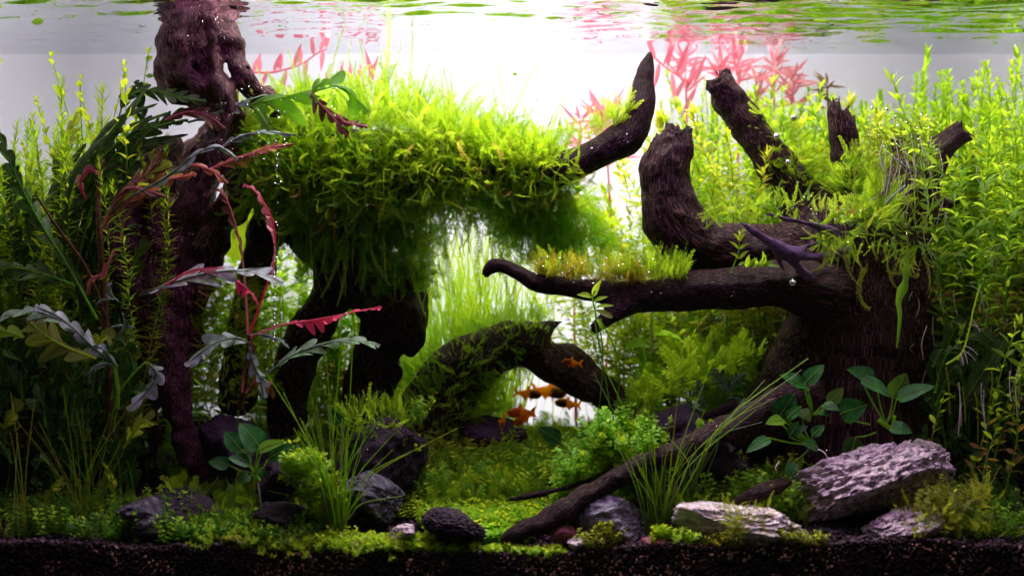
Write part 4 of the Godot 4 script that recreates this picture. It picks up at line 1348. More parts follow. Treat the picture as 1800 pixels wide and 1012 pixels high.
func flat_leaf(o: Node3D, a: Array, b: Array, width: float, kind: int, mat: Material, face := Vector3(0, 0.7, 0.7), bend := 0.5, fold := 0.22, n := 10) -> MeshInstance3D:   # from A to B, [px, py, z]
	var p := P(a[0], a[1], a[2])
	var q := P(b[0], b[1], b[2])
	var d := q - p
	var m := MB.new()
	var side := d.cross(face).normalized()
	m.leaf(p, d.normalized().rotated(side, bend * 0.5), face, d.length() * (1.0 + bend * bend * 0.05), S(width, a[2]), kind, bend, fold, n, 0.015)
	var leaf := part("leaf", m, mat, o)
	if width > 19.0:
		var mid := PackedVector3Array()
		for i in range(1, m.v.size(), 3): mid.append(m.v[i])
		var rib := MB.new()
		rib.tube(mid, taper(mid.size(), 0.00045, 0.0002), 4, false)
		put("midrib", rib.mesh(), M.stem, leaf)
	return leaf

func front_plants() -> void:
	fern_leaved()
	broad_leaved()
	tufts()
	carpets()
	small_plants()

func fern_leaved() -> void:
	var o := thing("fern_leaved_plant", "dark green fern-leaved plant with arching lobed leaves left of the trunk", "plant", GP(190, 0.045))
	stalk(o, [[196, 830, 0.045], [190, 660, 0.045], [182, 520, 0.045], [174, 420, 0.045], [172, 340, 0.04], [180, 280, 0.035]], 8, 4, M.brown_leaf)
	stalk(o, [[186, 560, 0.046], [150, 470, 0.05], [100, 400, 0.055], [60, 340, 0.06]], 4, 2, M.brown_leaf)
	for a in [
		[[[118, 420, 0.03], [140, 350, 0.03], [185, 270, 0.03], [238, 228, 0.03], [262, 215, 0.03]], 40, 6, 0.25],
		[[[128, 500, 0.03], [150, 400, 0.03], [178, 310, 0.03], [230, 240, 0.03], [300, 215, 0.03]], 46, 6, 0.35],
		[[[110, 430, 0.02], [120, 350, 0.02], [160, 300, 0.02], [230, 262, 0.02], [310, 246, 0.02]], 44, 6, 0.3],
		[[[205, 300, 0.02], [206, 220, 0.02], [222, 172, 0.02], [262, 158, 0.02], [310, 170, 0.02], [362, 178, 0.02]], 62, 7, 0.3],
		[[[250, 330, 0.015], [248, 250, 0.015], [250, 200, 0.015], [240, 140, 0.015]], 44, 5, 0.3],
		[[[180, 330, 0.025], [240, 250, 0.02], [300, 205, 0.018], [370, 190, 0.015]], 52, 6, 0.2],
		[[[160, 330, 0.01], [210, 270, 0.01], [260, 225, 0.01], [330, 210, 0.01]], 46, 5, 0.2],
		[[[174, 400, 0.03], [200, 345, 0.03], [222, 310, 0.03], [235, 255, 0.03]], 54, 4, 0.2],
		[[[60, 480, 0.03], [85, 400, 0.03], [100, 330, 0.03], [96, 280, 0.03]], 40, 5, 0.2],
		[[[80, 520, 0.04], [96, 430, 0.04], [112, 380, 0.04], [160, 340, 0.04]], 40, 5, 0.2],
		[[[150, 520, 0.03], [120, 450, 0.03], [70, 420, 0.03], [20, 440, 0.03]], 50, 6, 0.2],
	]: lobed_leaf(o, a[0], a[1] * 0.72, a[2] + 1, a[3], M.dark_leaf, Vector3(0.1, 0.45, 0.85))
	lobed_leaf(o, [[90, 300, 0.02], [102, 270, 0.02], [118, 235, 0.02], [136, 196, 0.02]], 46, 5, 0.1, M.olive)
	lobed_leaf(o, [[96, 360, 0.02], [100, 320, 0.02], [106, 290, 0.02], [112, 256, 0.02]], 44, 4, 0.1, M.deep)
	for a in [
		[[[176, 400, 0.05], [215, 350, 0.05], [250, 312, 0.05], [300, 285, 0.05]], 42, 5, M.olive],
		[[[176, 410, 0.05], [210, 340, 0.052], [240, 330, 0.055], [290, 345, 0.055]], 26, 4, M.brown_leaf],
		[[[178, 400, 0.05], [230, 345, 0.05], [285, 318, 0.05], [345, 306, 0.05]], 36, 5, M.orange_leaf],
		[[[180, 390, 0.05], [225, 330, 0.05], [262, 300, 0.05], [282, 262, 0.05]], 40, 5, M.brown_leaf],
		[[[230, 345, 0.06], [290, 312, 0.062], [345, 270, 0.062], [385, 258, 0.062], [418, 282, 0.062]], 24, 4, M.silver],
		[[[280, 320, 0.055], [330, 290, 0.055], [372, 300, 0.055], [400, 322, 0.055]], 26, 4, M.orange_leaf],
		[[[200, 440, 0.05], [180, 480, 0.052], [160, 490, 0.055], [150, 520, 0.056]], 18, 3, M.orange_leaf],
		[[[150, 350, 0.04], [140, 320, 0.04], [158, 298, 0.04], [176, 310, 0.04]], 20, 3, M.rust],
		[[[210, 420, 0.045], [222, 380, 0.045], [246, 352, 0.046], [262, 330, 0.046]], 20, 4, M.brown_leaf],
	]: lobed_leaf(o, a[0], a[1], a[2], 0.15, a[3])
	o = thing("strap_leaved_plant", "dark strap-like leaves fanning up and over to the trunk at the left", "plant", GP(140, 0.035))
	for a in [[112, 470, 118, 330, 180, 245, 300, 196], [120, 480, 140, 330, 200, 232, 258, 152], [126, 490, 160, 350, 220, 262, 330, 236], [132, 500, 150, 380, 190, 300, 286, 250], [140, 520, 176, 400, 236, 330, 320, 300], [108, 470, 100, 380, 118, 300, 150, 252], [116, 480, 130, 390, 170, 320, 246, 290], [100, 470, 84, 390, 92, 330, 128, 300], [136, 520, 150, 420, 196, 360, 262, 340], [146, 540, 170, 450, 210, 400, 250, 396], [90, 500, 60, 430, 52, 380, 66, 330], [80, 540, 40, 470, 24, 420, 30, 376], [126, 500, 128, 400, 150, 330, 200, 286], [118, 470, 136, 320, 190, 220, 276, 182], [128, 540, 110, 460, 112, 400, 140, 360], [150, 560, 134, 480, 140, 430, 168, 400]]:
		var z := R(0.0, 0.04)
		var mid := line([[a[0], a[1], z], [a[2], a[3], z + R(-0.004, 0.004)], [a[4], a[5], z + R(-0.006, 0.006)], [a[6], a[7], z + R(-0.01, 0.01)]], 7)
		var m := MB.new()
		for i in mid.size():
			var t := float(i) / (mid.size() - 1)
			var d := (mid[mini(i + 1, mid.size() - 1)] - mid[maxi(i - 1, 0)]).normalized()
			var s := d.cross(Vector3(0.3 * sin(a[0] * 1.0), 0.4, 0.85)).normalized()
			var w := S(R(7.5, 8.5), z) * (0.3 + 0.7 * sin(PI * pow(t, 0.9)) + 0.12 * sin(t * 40.0)) * (1.0 if t < 0.97 else 0.3)
			m.v.append(mid[i] - s * w - s.cross(d) * w * 0.3); m.v.append(mid[i]); m.v.append(mid[i] + s * w - s.cross(d) * w * 0.3)
		for i in mid.size() - 1:
			m.quad(i * 3, i * 3 + 1, i * 3 + 4, i * 3 + 3); m.quad(i * 3 + 1, i * 3 + 2, i * 3 + 5, i * 3 + 4)
		part("leaf", m, M.dark_leaf, o)
	o = thing("fern_leaved_plant", "big dark lobed leaf leaning in from the left edge", "plant", P(160, 560, 0.065))
	lobed_leaf(o, [[170, 560, 0.065], [120, 470, 0.066], [70, 390, 0.068], [28, 310, 0.07], [-6, 225, 0.07]], 38, 9, 0.15, M.dark_leaf, Vector3(0.3, 0.3, 0.85), 1.0, 0.4)
	lobed_leaf(o, [[130, 500, 0.06], [70, 480, 0.06], [20, 470, 0.06], [-30, 480, 0.06]], 50, 6, 0.1, M.dark_leaf)

	o = thing("silver_leaved_plant", "lobed leaves painted silvery with lamp light, an olive leaf below, at the left edge", "plant", P(205, 640, 0.075))
	stalk(o, [[205, 720, 0.07], [206, 680, 0.072], [200, 640, 0.075]], 4, 3, M.stem)
	lobed_leaf(o, [[142, 590, 0.075], [100, 560, 0.076], [52, 546, 0.078], [-10, 560, 0.08]], 39, 5, 0.02, M.silver_green, Vector3(0.1, 0.8, 0.55))
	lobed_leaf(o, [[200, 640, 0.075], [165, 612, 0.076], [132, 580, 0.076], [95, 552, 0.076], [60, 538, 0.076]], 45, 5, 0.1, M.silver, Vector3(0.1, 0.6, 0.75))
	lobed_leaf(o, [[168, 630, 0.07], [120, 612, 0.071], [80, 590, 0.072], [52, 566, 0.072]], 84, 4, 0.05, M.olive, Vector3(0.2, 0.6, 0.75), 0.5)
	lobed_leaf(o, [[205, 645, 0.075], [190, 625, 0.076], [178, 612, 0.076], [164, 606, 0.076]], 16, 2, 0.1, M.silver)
	lobed_leaf(o, [[200, 642, 0.074], [176, 640, 0.076], [160, 652, 0.077], [148, 672, 0.077]], 21, 2, 0.1, M.silver_green)
	lobed_leaf(o, [[60, 610, 0.07], [30, 590, 0.07], [0, 580, 0.07], [-20, 585, 0.07]], 34, 3, 0.0, M.lime)
	o = thing("silver_leaf", "lobed leaf painted bluish silver with lamp light, hanging in front of the left trunk root", "leaf", P(275, 645, 0.075))
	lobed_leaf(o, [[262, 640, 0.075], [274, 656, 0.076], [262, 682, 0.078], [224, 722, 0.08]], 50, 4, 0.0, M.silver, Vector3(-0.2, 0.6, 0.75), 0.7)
	stalk(o, [[262, 640, 0.075], [250, 640, 0.07], [210, 690, 0.06], [200, 760, 0.05]], 1.6, 1.6, M.stem, "stalk")
	o = thing("curled_leaf", "thin curled pale leaf against the dark trunk at the left", "leaf", P(200, 612, 0.06))
	lobed_leaf(o, [[200, 612, 0.06], [208, 590, 0.062], [218, 568, 0.064], [214, 548, 0.066]], 13, 2, 0.0, M.silver_green)
	lobed_leaf(o, [[196, 575, 0.06], [210, 572, 0.062], [226, 574, 0.062], [238, 576, 0.062]], 8, 2, 0.0, M.silver_green)
	o = thing("curled_leaf", "pale pinkish curled leaf left of the dark trunk", "leaf", P(196, 525, 0.05))
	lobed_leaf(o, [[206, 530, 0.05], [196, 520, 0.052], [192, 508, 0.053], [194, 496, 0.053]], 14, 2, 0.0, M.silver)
	lobed_leaf(o, [[168, 536, 0.05], [178, 528, 0.052], [192, 526, 0.053], [206, 526, 0.053]], 9, 2, 0.0, M.silver_green)

	o = thing("fern_leaved_plant", "lobed plant with light-painted silver, green and cerise leaves in front of the trunk roots", "plant", P(430, 700, 0.05))
	stalk(o, [[420, 720, 0.045], [432, 660, 0.05], [438, 600, 0.055], [436, 588, 0.056]], 5, 4, M.brown_leaf)
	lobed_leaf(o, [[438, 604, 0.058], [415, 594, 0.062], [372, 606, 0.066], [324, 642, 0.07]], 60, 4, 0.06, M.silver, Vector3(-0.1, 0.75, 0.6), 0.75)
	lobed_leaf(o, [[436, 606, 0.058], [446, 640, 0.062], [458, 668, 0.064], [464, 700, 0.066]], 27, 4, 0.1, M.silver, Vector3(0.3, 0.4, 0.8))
	lobed_leaf(o, [[462, 662, 0.055], [510, 626, 0.057], [560, 606, 0.058], [615, 597, 0.058], [668, 606, 0.058]], 50, 6, 0.12, M.silver_green, Vector3(0, 0.85, 0.5), 1.1)
	lobed_leaf(o, [[440, 592, 0.058], [490, 572, 0.06], [545, 563, 0.061], [605, 552, 0.062], [670, 538, 0.062]], 26, 10, 0.25, M.cerise, Vector3(0, 0.95, 0.3), 0.5, 0.9)
	lobed_leaf(o, [[438, 590, 0.056], [462, 588, 0.06], [490, 596, 0.061], [508, 612, 0.062]], 14, 4, 0.1, M.silver_green, Vector3(0, 0.9, 0.4), 0.8, 0.5)
	lobed_leaf(o, [[436, 590, 0.055], [462, 520, 0.052], [482, 450, 0.05], [478, 385, 0.05], [450, 338, 0.05], [428, 322, 0.05]], 26, 9, 0.3, M.rust, Vector3(0.9, 0.3, 0.3), 0.5, 0.7)
	lobed_leaf(o, [[436, 600, 0.05], [430, 500, 0.045], [420, 420, 0.045], [398, 350, 0.045], [380, 330, 0.045]], 22, 8, 0.4, M.brown_leaf, Vector3(0.8, 0.3, 0.5), 0.6, 0.5)
	lobed_leaf(o, [[425, 690, 0.055], [430, 650, 0.058], [442, 622, 0.06], [440, 600, 0.06]], 16, 3, 0.2, M.brown_leaf)
	lobed_leaf(o, [[432, 690, 0.05], [450, 670, 0.055], [470, 676, 0.058], [480, 700, 0.058]], 22, 3, 0.1, M.orange_leaf)
	o = thing("silver_leaf", "long leaf painted silver with lamp light, orange at its base, crossing the left trunk", "leaf", P(220, 540, 0.06))
	stalk(o, [[205, 600, 0.05], [222, 552, 0.056], [246, 518, 0.06], [280, 505, 0.062]], 2.2, 2, M.brown_leaf, "stalk")
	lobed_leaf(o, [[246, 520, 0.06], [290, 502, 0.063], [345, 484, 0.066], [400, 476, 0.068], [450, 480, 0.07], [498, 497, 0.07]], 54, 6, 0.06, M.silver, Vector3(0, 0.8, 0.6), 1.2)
	lobed_leaf(o, [[268, 514, 0.0605], [300, 495, 0.064], [340, 474, 0.068], [395, 470, 0.07]], 24, 5, 0.0, M.rust, Vector3(0, 0.9, 0.4), 0.7, 0.5)
	o = thing("cerise_leaf", "small cerise beaded leaf below the long light-painted leaf", "leaf", P(412, 490, 0.055))
	lobed_leaf(o, [[405, 490, 0.055], [425, 500, 0.056], [440, 514, 0.057], [454, 534, 0.058]], 22, 4, 0.0, M.cerise, Vector3(0.3, 0.9, 0.3), 0.5, 0.9)
	o = thing("orange_leaf", "orange serrated leaf edged with bubbles in front of the moss", "leaf", P(370, 292, 0.04))
	lobed_leaf(o, [[362, 300, 0.04], [415, 278, 0.042], [465, 262, 0.044], [514, 252, 0.045]], 30, 9, 0.1, M.orange_leaf, Vector3(0, 0.6, 0.8), 0.9, 0.5)
	lobed_leaf(o, [[385, 262, 0.03], [420, 240, 0.03], [462, 232, 0.03], [520, 236, 0.03]], 18, 6, 0.1, M.silver_green, Vector3(0, 0.7, 0.7), 0.9, 0.5)
	o = thing("fern_leaved_plant", "dark lobed leaves lying over the left end of the moss cushion", "plant", P(370, 210, 0.01))
	lobed_leaf(o, [[350, 205, 0.01], [420, 188, 0.014], [490, 172, 0.016], [550, 158, 0.018], [600, 152, 0.018], [650, 196, 0.018]], 64, 6, 0.25, M.deep, Vector3(0, 0.8, 0.6), 1.0, 0.7)
	lobed_leaf(o, [[548, 165, 0.02], [556, 152, 0.02], [566, 146, 0.02], [578, 152, 0.02]], 26, 2, 0.0, M.deep)
	lobed_leaf(o, [[545, 162, 0.02], [560, 180, 0.022], [585, 206, 0.024], [612, 240, 0.024]], 40, 5, 0.0, M.brown_leaf, Vector3(0.2, 0.3, 0.9))
	lobed_leaf(o, [[590, 200, 0.022], [606, 214, 0.024], [626, 218, 0.024], [646, 222, 0.024]], 22, 3, 0.0, M.brown_leaf, Vector3(0.2, 0.5, 0.8))
	lobed_leaf(o, [[450, 190, 0.018], [466, 215, 0.02], [474, 240, 0.02], [482, 262, 0.02]], 34, 3, 0.0, M.deep, Vector3(0.2, 0.3, 0.9))
	lobed_leaf(o, [[330, 215, 0.012], [380, 200, 0.014], [425, 178, 0.014], [470, 166, 0.014]], 24, 5, 0.1, M.silver_green, Vector3(0, 0.9, 0.4), 0.9, 0.6)
	lobed_leaf(o, [[290, 210, 0.02], [330, 196, 0.02], [368, 205, 0.02], [395, 225, 0.02]], 46, 4, 0.1, M.brown_leaf, Vector3(0, 0.6, 0.8))
	lobed_leaf(o, [[340, 180, 0.0], [350, 160, 0.0], [362, 148, 0.0], [372, 134, 0.0]], 30, 3, 0.0, M.olive)
	# shaded leaves low at the left
	o = thing("shade_plant", "shaded dark green leaves filling the lower left corner", "plant", GP(110, 0.06))
	for i in 64:
		var x := R(-10, 240)
		var y := R(590, 860)
		var z := R(0.02, 0.075)
		var w := R(-70, 70)
		lobed_leaf(o, [[x, y + R(40, 90), z], [x + w * 0.3, y + 20, z], [x + w * 0.7, y - R(0, 20), z + 0.004], [x + w, y + R(-30, 20), z + 0.006]], R(26, 60), 4, 0.1, M.dark_leaf if i % 9 else M.olive, Vector3(R(-0.5, 0.5), 0.6, 0.7))
	o = thing("shade_plant", "dark ribbed leaves hanging in the shade behind the left fern leaves", "plant", GP(130, 0.02))
	for i in 30:
		var x := R(20, 220)
		var y := R(330, 600)
		var z := R(0.0, 0.03)
		var w := R(-60, 80)
		lobed_leaf(o, [[x, y + R(60, 120), z], [x + w * 0.2, y + 30, z], [x + w * 0.6, y - R(10, 40), z], [x + w, y - R(20, 70), z]], R(26, 44), 5, 0.1, [M.dark_leaf, M.dark_leaf, M.deep][i % 3], Vector3(R(-0.5, 0.5), 0.4, 0.8))
	o = thing("gap_leaf", "bright green leaf seen through the gap between trunk and moss", "leaf", P(385, 450, -0.06))
	flat_leaf(o, [372, 460, -0.06], [388, 392, -0.06], 40, 1, M.green, Vector3(0, 0, 1))
	o = thing("gap_leaf", "lime oval added to stand for grass showing through the hole between trunk and roots", "leaf", P(432, 455, -0.08))  # added leaf shape in place of the grass seen through this hole
	flat_leaf(o, [430, 462, -0.08], [436, 366, -0.075], 74, 1, M.lime, Vector3(0, 0, 1), 0.2, 0.1)
	o = thing("gap_leaf", "greyish toothed leaf beside the gap between trunk and moss", "leaf", P(360, 470, -0.02))
	lobed_leaf(o, [[372, 468, -0.02], [360, 450, -0.02], [350, 430, -0.02], [342, 408, -0.02]], 24, 6, 0.0, M.silver_green, Vector3(0.3, 0.2, 0.9), 0.5)

func broad(o: Node3D, at: Array, base: Array, tip: Array, width: float, mat: Material, face := Vector3(0, 0.7, 0.7)) -> void:
	var leaf := flat_leaf(o, base, tip, width, 1, mat, face, 0.55, 0.16)
	var pts := line([at, [(at[0] + base[0]) * 0.5 + R(-4, 4), (at[1] + base[1]) * 0.5 + 2, (at[2] + base[2]) * 0.5], base], 6)
	var b := MB.new()
	b.tube(pts, taper(pts.size(), S(1.8, at[2]), S(1.3, at[2])), 7)
	b.shift(o.position)
	put("stalk", b.mesh(), M.stem, leaf)

func broad_leaved() -> void:
	var o := thing("broad_leaved_plant", "small broad-leaved plant with one yellow-green leaf left of the grass tuft", "plant", P(448, 848, 0.08))
	var r := [448, 832, 0.08]
	broad(o, r, [460, 792, 0.086], [420, 744, 0.08], 46, M.broad, Vector3(0.35, 0.35, 0.85))
	broad(o, r, [424, 792, 0.078], [394, 759, 0.074], 36, M.broad, Vector3(0.2, 0.4, 0.85))
	broad(o, r, [453, 792, 0.09], [503, 777, 0.094], 24, M.broad_young, Vector3(0, 0.6, 0.8))
	broad(o, r, [470, 808, 0.09], [527, 783, 0.094], 32, M.broad, Vector3(-0.1, 0.6, 0.8))
	broad(o, r, [440, 814, 0.088], [399, 806, 0.092], 30, M.broad, Vector3(0.1, 0.7, 0.7))
	broad(o, r, [402, 818, 0.08], [365, 812, 0.08], 28, M.broad, Vector3(0, 0.6, 0.8))
	broad(o, r, [440, 806, 0.075], [416, 788, 0.07], 30, M.deep)
	broad(o, r, [438, 836, 0.088], [416, 846, 0.092], 22, M.broad, Vector3(0, 0.5, 0.85))
	broad(o, r, [458, 824, 0.088], [468, 842, 0.09], 14, M.broad, Vector3(0, 0.5, 0.85))
	stalk(o, [[444, 830, 0.08], [450, 838, 0.082], [456, 846, 0.083]], 5, 4, M.broad_young, "rhizome")
	stalk(o, [[452, 840, 0.083], [456, 870, 0.085], [460, 900, 0.086]], 1.6, 0.8, M.root, "root")
	o = thing("broad_leaved_plant", "clump of broad dark green leaves above the veined rock", "plant", P(1425, 800, 0.06))
	r = [1428, 782, 0.06]
	broad(o, [1428, 728, 0.055], [1415, 682, 0.06], [1370, 660, 0.064], 36, M.broad, Vector3(0.1, 0.7, 0.7))
	broad(o, [1428, 728, 0.055], [1416, 674, 0.06], [1449, 642, 0.058], 30, M.broad, Vector3(-0.4, 0.3, 0.85))
	broad(o, [1428, 728, 0.055], [1422, 682, 0.06], [1396, 682, 0.07], 16, M.broad)
	broad(o, r, [1366, 738, 0.062], [1396, 692, 0.056], 46, M.broad, Vector3(0.25, 0.3, 0.9))
	broad(o, r, [1378, 738, 0.066], [1346, 746, 0.072], 24, M.broad_young, Vector3(0, 0.6, 0.8))
	broad(o, r, [1384, 736, 0.064], [1410, 714, 0.062], 22, M.broad, Vector3(-0.2, 0.5, 0.8))
	broad(o, r, [1388, 768, 0.068], [1404, 741, 0.064], 22, M.broad, Vector3(0.2, 0.4, 0.85))
	broad(o, r, [1402, 758, 0.066], [1421, 749, 0.066], 14, M.broad)
	broad(o, r, [1428, 766, 0.068], [1450, 748, 0.066], 20, M.broad, Vector3(-0.1, 0.5, 0.8))
	broad(o, r, [1438, 786, 0.07], [1409, 780, 0.074], 26, M.broad, Vector3(0, 0.6, 0.8))
	broad(o, r, [1354, 770, 0.072], [1312, 797, 0.078], 24, M.broad, Vector3(0.1, 0.75, 0.6))
	broad(o, [1428, 728, 0.055], [1446, 712, 0.06], [1476, 722, 0.066], 24, M.broad)
	broad(o, [1428, 728, 0.055], [1440, 726, 0.06], [1462, 732, 0.066], 14, M.broad)
	broad(o, [1428, 728, 0.055], [1458, 710, 0.05], [1483, 682, 0.048], 26, M.deep, Vector3(-0.2, 0.3, 0.9))
	broad(o, r, [1408, 720, 0.05], [1424, 742, 0.055], 26, M.deep)
	broad(o, r, [1396, 812, 0.07], [1386, 840, 0.075], 22, M.broad)
	stalk(o, [[1436, 788, 0.07], [1450, 796, 0.074], [1456, 808, 0.076]], 1.4, 0.7, M.root, "root")
	stalk(o, [[1370, 812, 0.07], [1364, 822, 0.074], [1367, 834, 0.075]], 1.4, 0.7, M.root, "root")
	o = thing("broad_leaved_plant", "taller broad-leaved plant standing right of the first clump against the stump", "plant", P(1560, 790, 0.05))
	r = [1558, 746, 0.05]
	broad(o, [1530, 746, 0.052], [1478, 728, 0.056], [1526, 712, 0.062], 46, M.broad, Vector3(0, 0.35, 0.9))
	broad(o, r, [1540, 668, 0.052], [1488, 650, 0.056], 34, M.broad, Vector3(0, 0.5, 0.85))
	broad(o, r, [1514, 666, 0.058], [1567, 700, 0.064], 32, M.broad, Vector3(0.1, 0.7, 0.7))
	broad(o, r, [1577, 702, 0.054], [1645, 680, 0.06], 34, M.broad, Vector3(-0.1, 0.7, 0.7))
	broad(o, r, [1570, 700, 0.045], [1594, 656, 0.042], 38, M.deep, Vector3(0, 0.2, 0.9))
	broad(o, r, [1566, 750, 0.056], [1604, 762, 0.062], 30, M.broad, Vector3(0, 0.6, 0.8))
	broad(o, [1540, 760, 0.052], [1505, 768, 0.056], [1482, 828, 0.06], 40, M.dark_leaf, Vector3(0.2, 0.2, 0.95))
	stalk(o, [[1546, 738, 0.05], [1556, 746, 0.052], [1568, 752, 0.05], [1574, 730, 0.05]], 5, 3, M.broad_young, "rhizome")

# a tuft of blades from one foot; LIST holds tips [px, py], the rest fan out by chance
func tuft(label: String, px: float, py: float, z: float, tips: Array, extra: int, fan: float, tall: float, wide: float, mats: Array) -> void:
	var o := thing("grass_tuft", label, "grass tuft", P(px, py, z), "grass tufts in the foreground")
	var all := tips.duplicate()
	for i in extra:
		var a := R(-fan, fan)
		var l := tall * R(0.45, 1.0)
		all.append([px + sin(a) * l, py - cos(a) * l])
	for i in all.size():
		var fx := px + R(-16, 16)
		var zz := z + R(-0.012, 0.012)
		var tip: Array = all[i]
		var a := P(fx, py + 4, z)
		var b := P(tip[0], tip[1], zz + R(-0.01, 0.012))
		var mid := a.lerp(b, 0.5) + Vector3(-(b.x - a.x) * R(0.05, 0.22), absf(b.x - a.x) * R(0.05, 0.25), 0)
		var pts := spline(PackedVector3Array([a, a.lerp(mid, 0.55), mid, b]), 5)
		var m := MB.new()
		m.tube(pts, taper(pts.size(), S(wide, z), S(wide * 0.35, z)), 4, false)
		part("blade", m, mats[i % mats.size()], o)

func tufts() -> void:
	var pale := leafy(0.22, 0.30, 0.09, 0.5, 0.7, 0.15)
	tuft("long arching grass tuft in front of the mossy rock", 594, 935, 0.098, [[468, 656], [498, 690], [805, 752], [748, 782], [690, 764], [640, 690], [574, 640], [600, 600], [655, 850], [706, 872], [548, 700], [520, 760], [622, 560], [690, 790], [470, 862], [612, 830]], 34, 0.45, 230, 1.5, [M.green, pale, M.olive, M.green])
	tuft("upright grass tuft right of the slate rock lit violet", 1155, 945, 0.09, [[1060, 640], [1044, 655], [1130, 570], [1100, 560], [1420, 630], [1410, 650], [1330, 720], [1352, 690], [1090, 840], [1262, 770], [1240, 720], [1202, 600], [1250, 640], [1075, 760], [1118, 700]], 36, 0.4, 190, 1.4, [M.green, pale, M.green, M.olive])
	tuft("thin dim grass tuft at the left end of the tank floor", 150, 935, 0.085, [[226, 824], [262, 676], [244, 690], [110, 680], [100, 760], [70, 800], [20, 730], [180, 790], [290, 868]], 26, 0.5, 230, 1.1, [M.olive, M.deep, M.olive])
	tuft("single long stems drooping at the far left edge", 34, 945, 0.1, [[18, 690], [30, 760], [60, 700]], 2, 0.2, 200, 1.2, [M.olive, pale])
	tuft("pale grass blades arching over the fallen branch at the right", 1215, 862, 0.075, [[1422, 630], [1340, 742], [1345, 668], [1362, 700], [1400, 660], [1310, 700], [1290, 730]], 6, 0.6, 120, 1.5, [pale, M.silver_green, pale])

# a short creeping sprig with round leaves
func sprig(tall: float, pairs: int, leaf: float, sd: int) -> ArrayMesh:
	var r := RandomNumberGenerator.new()
	r.seed = sd
	var b := MB.new()
	for arm in 3:
		var d := Vector3(r.randf_range(-0.6, 0.6), 1, r.randf_range(-0.6, 0.6)).normalized()
		var p := Vector3.ZERO
		var pts := PackedVector3Array([p])
		for i in pairs:
			p += d * tall / pairs
			d = (d + Vector3(r.randf_range(-0.3, 0.3), 0.1, r.randf_range(-0.3, 0.3))).normalized()
			pts.append(p)
			var a := r.randf_range(0, TAU)
			for s in 2:
				var out := Vector3(cos(a + PI * s), 0.35, sin(a + PI * s)).normalized()
				b.leaf(p, out, Vector3.UP, leaf * r.randf_range(0.7, 1.15), leaf * 0.66, 3, r.randf_range(0.0, 0.7), 0.12, 4)
		b.leaf(p, d, Vector3(0.3, 0, 1), leaf * 0.7, leaf * 0.4, 3, 0.2, 0.2, 4)
		b.tube(pts, taper(pts.size(), 0.0003, 0.0002), 3, false)
	return b.mesh()

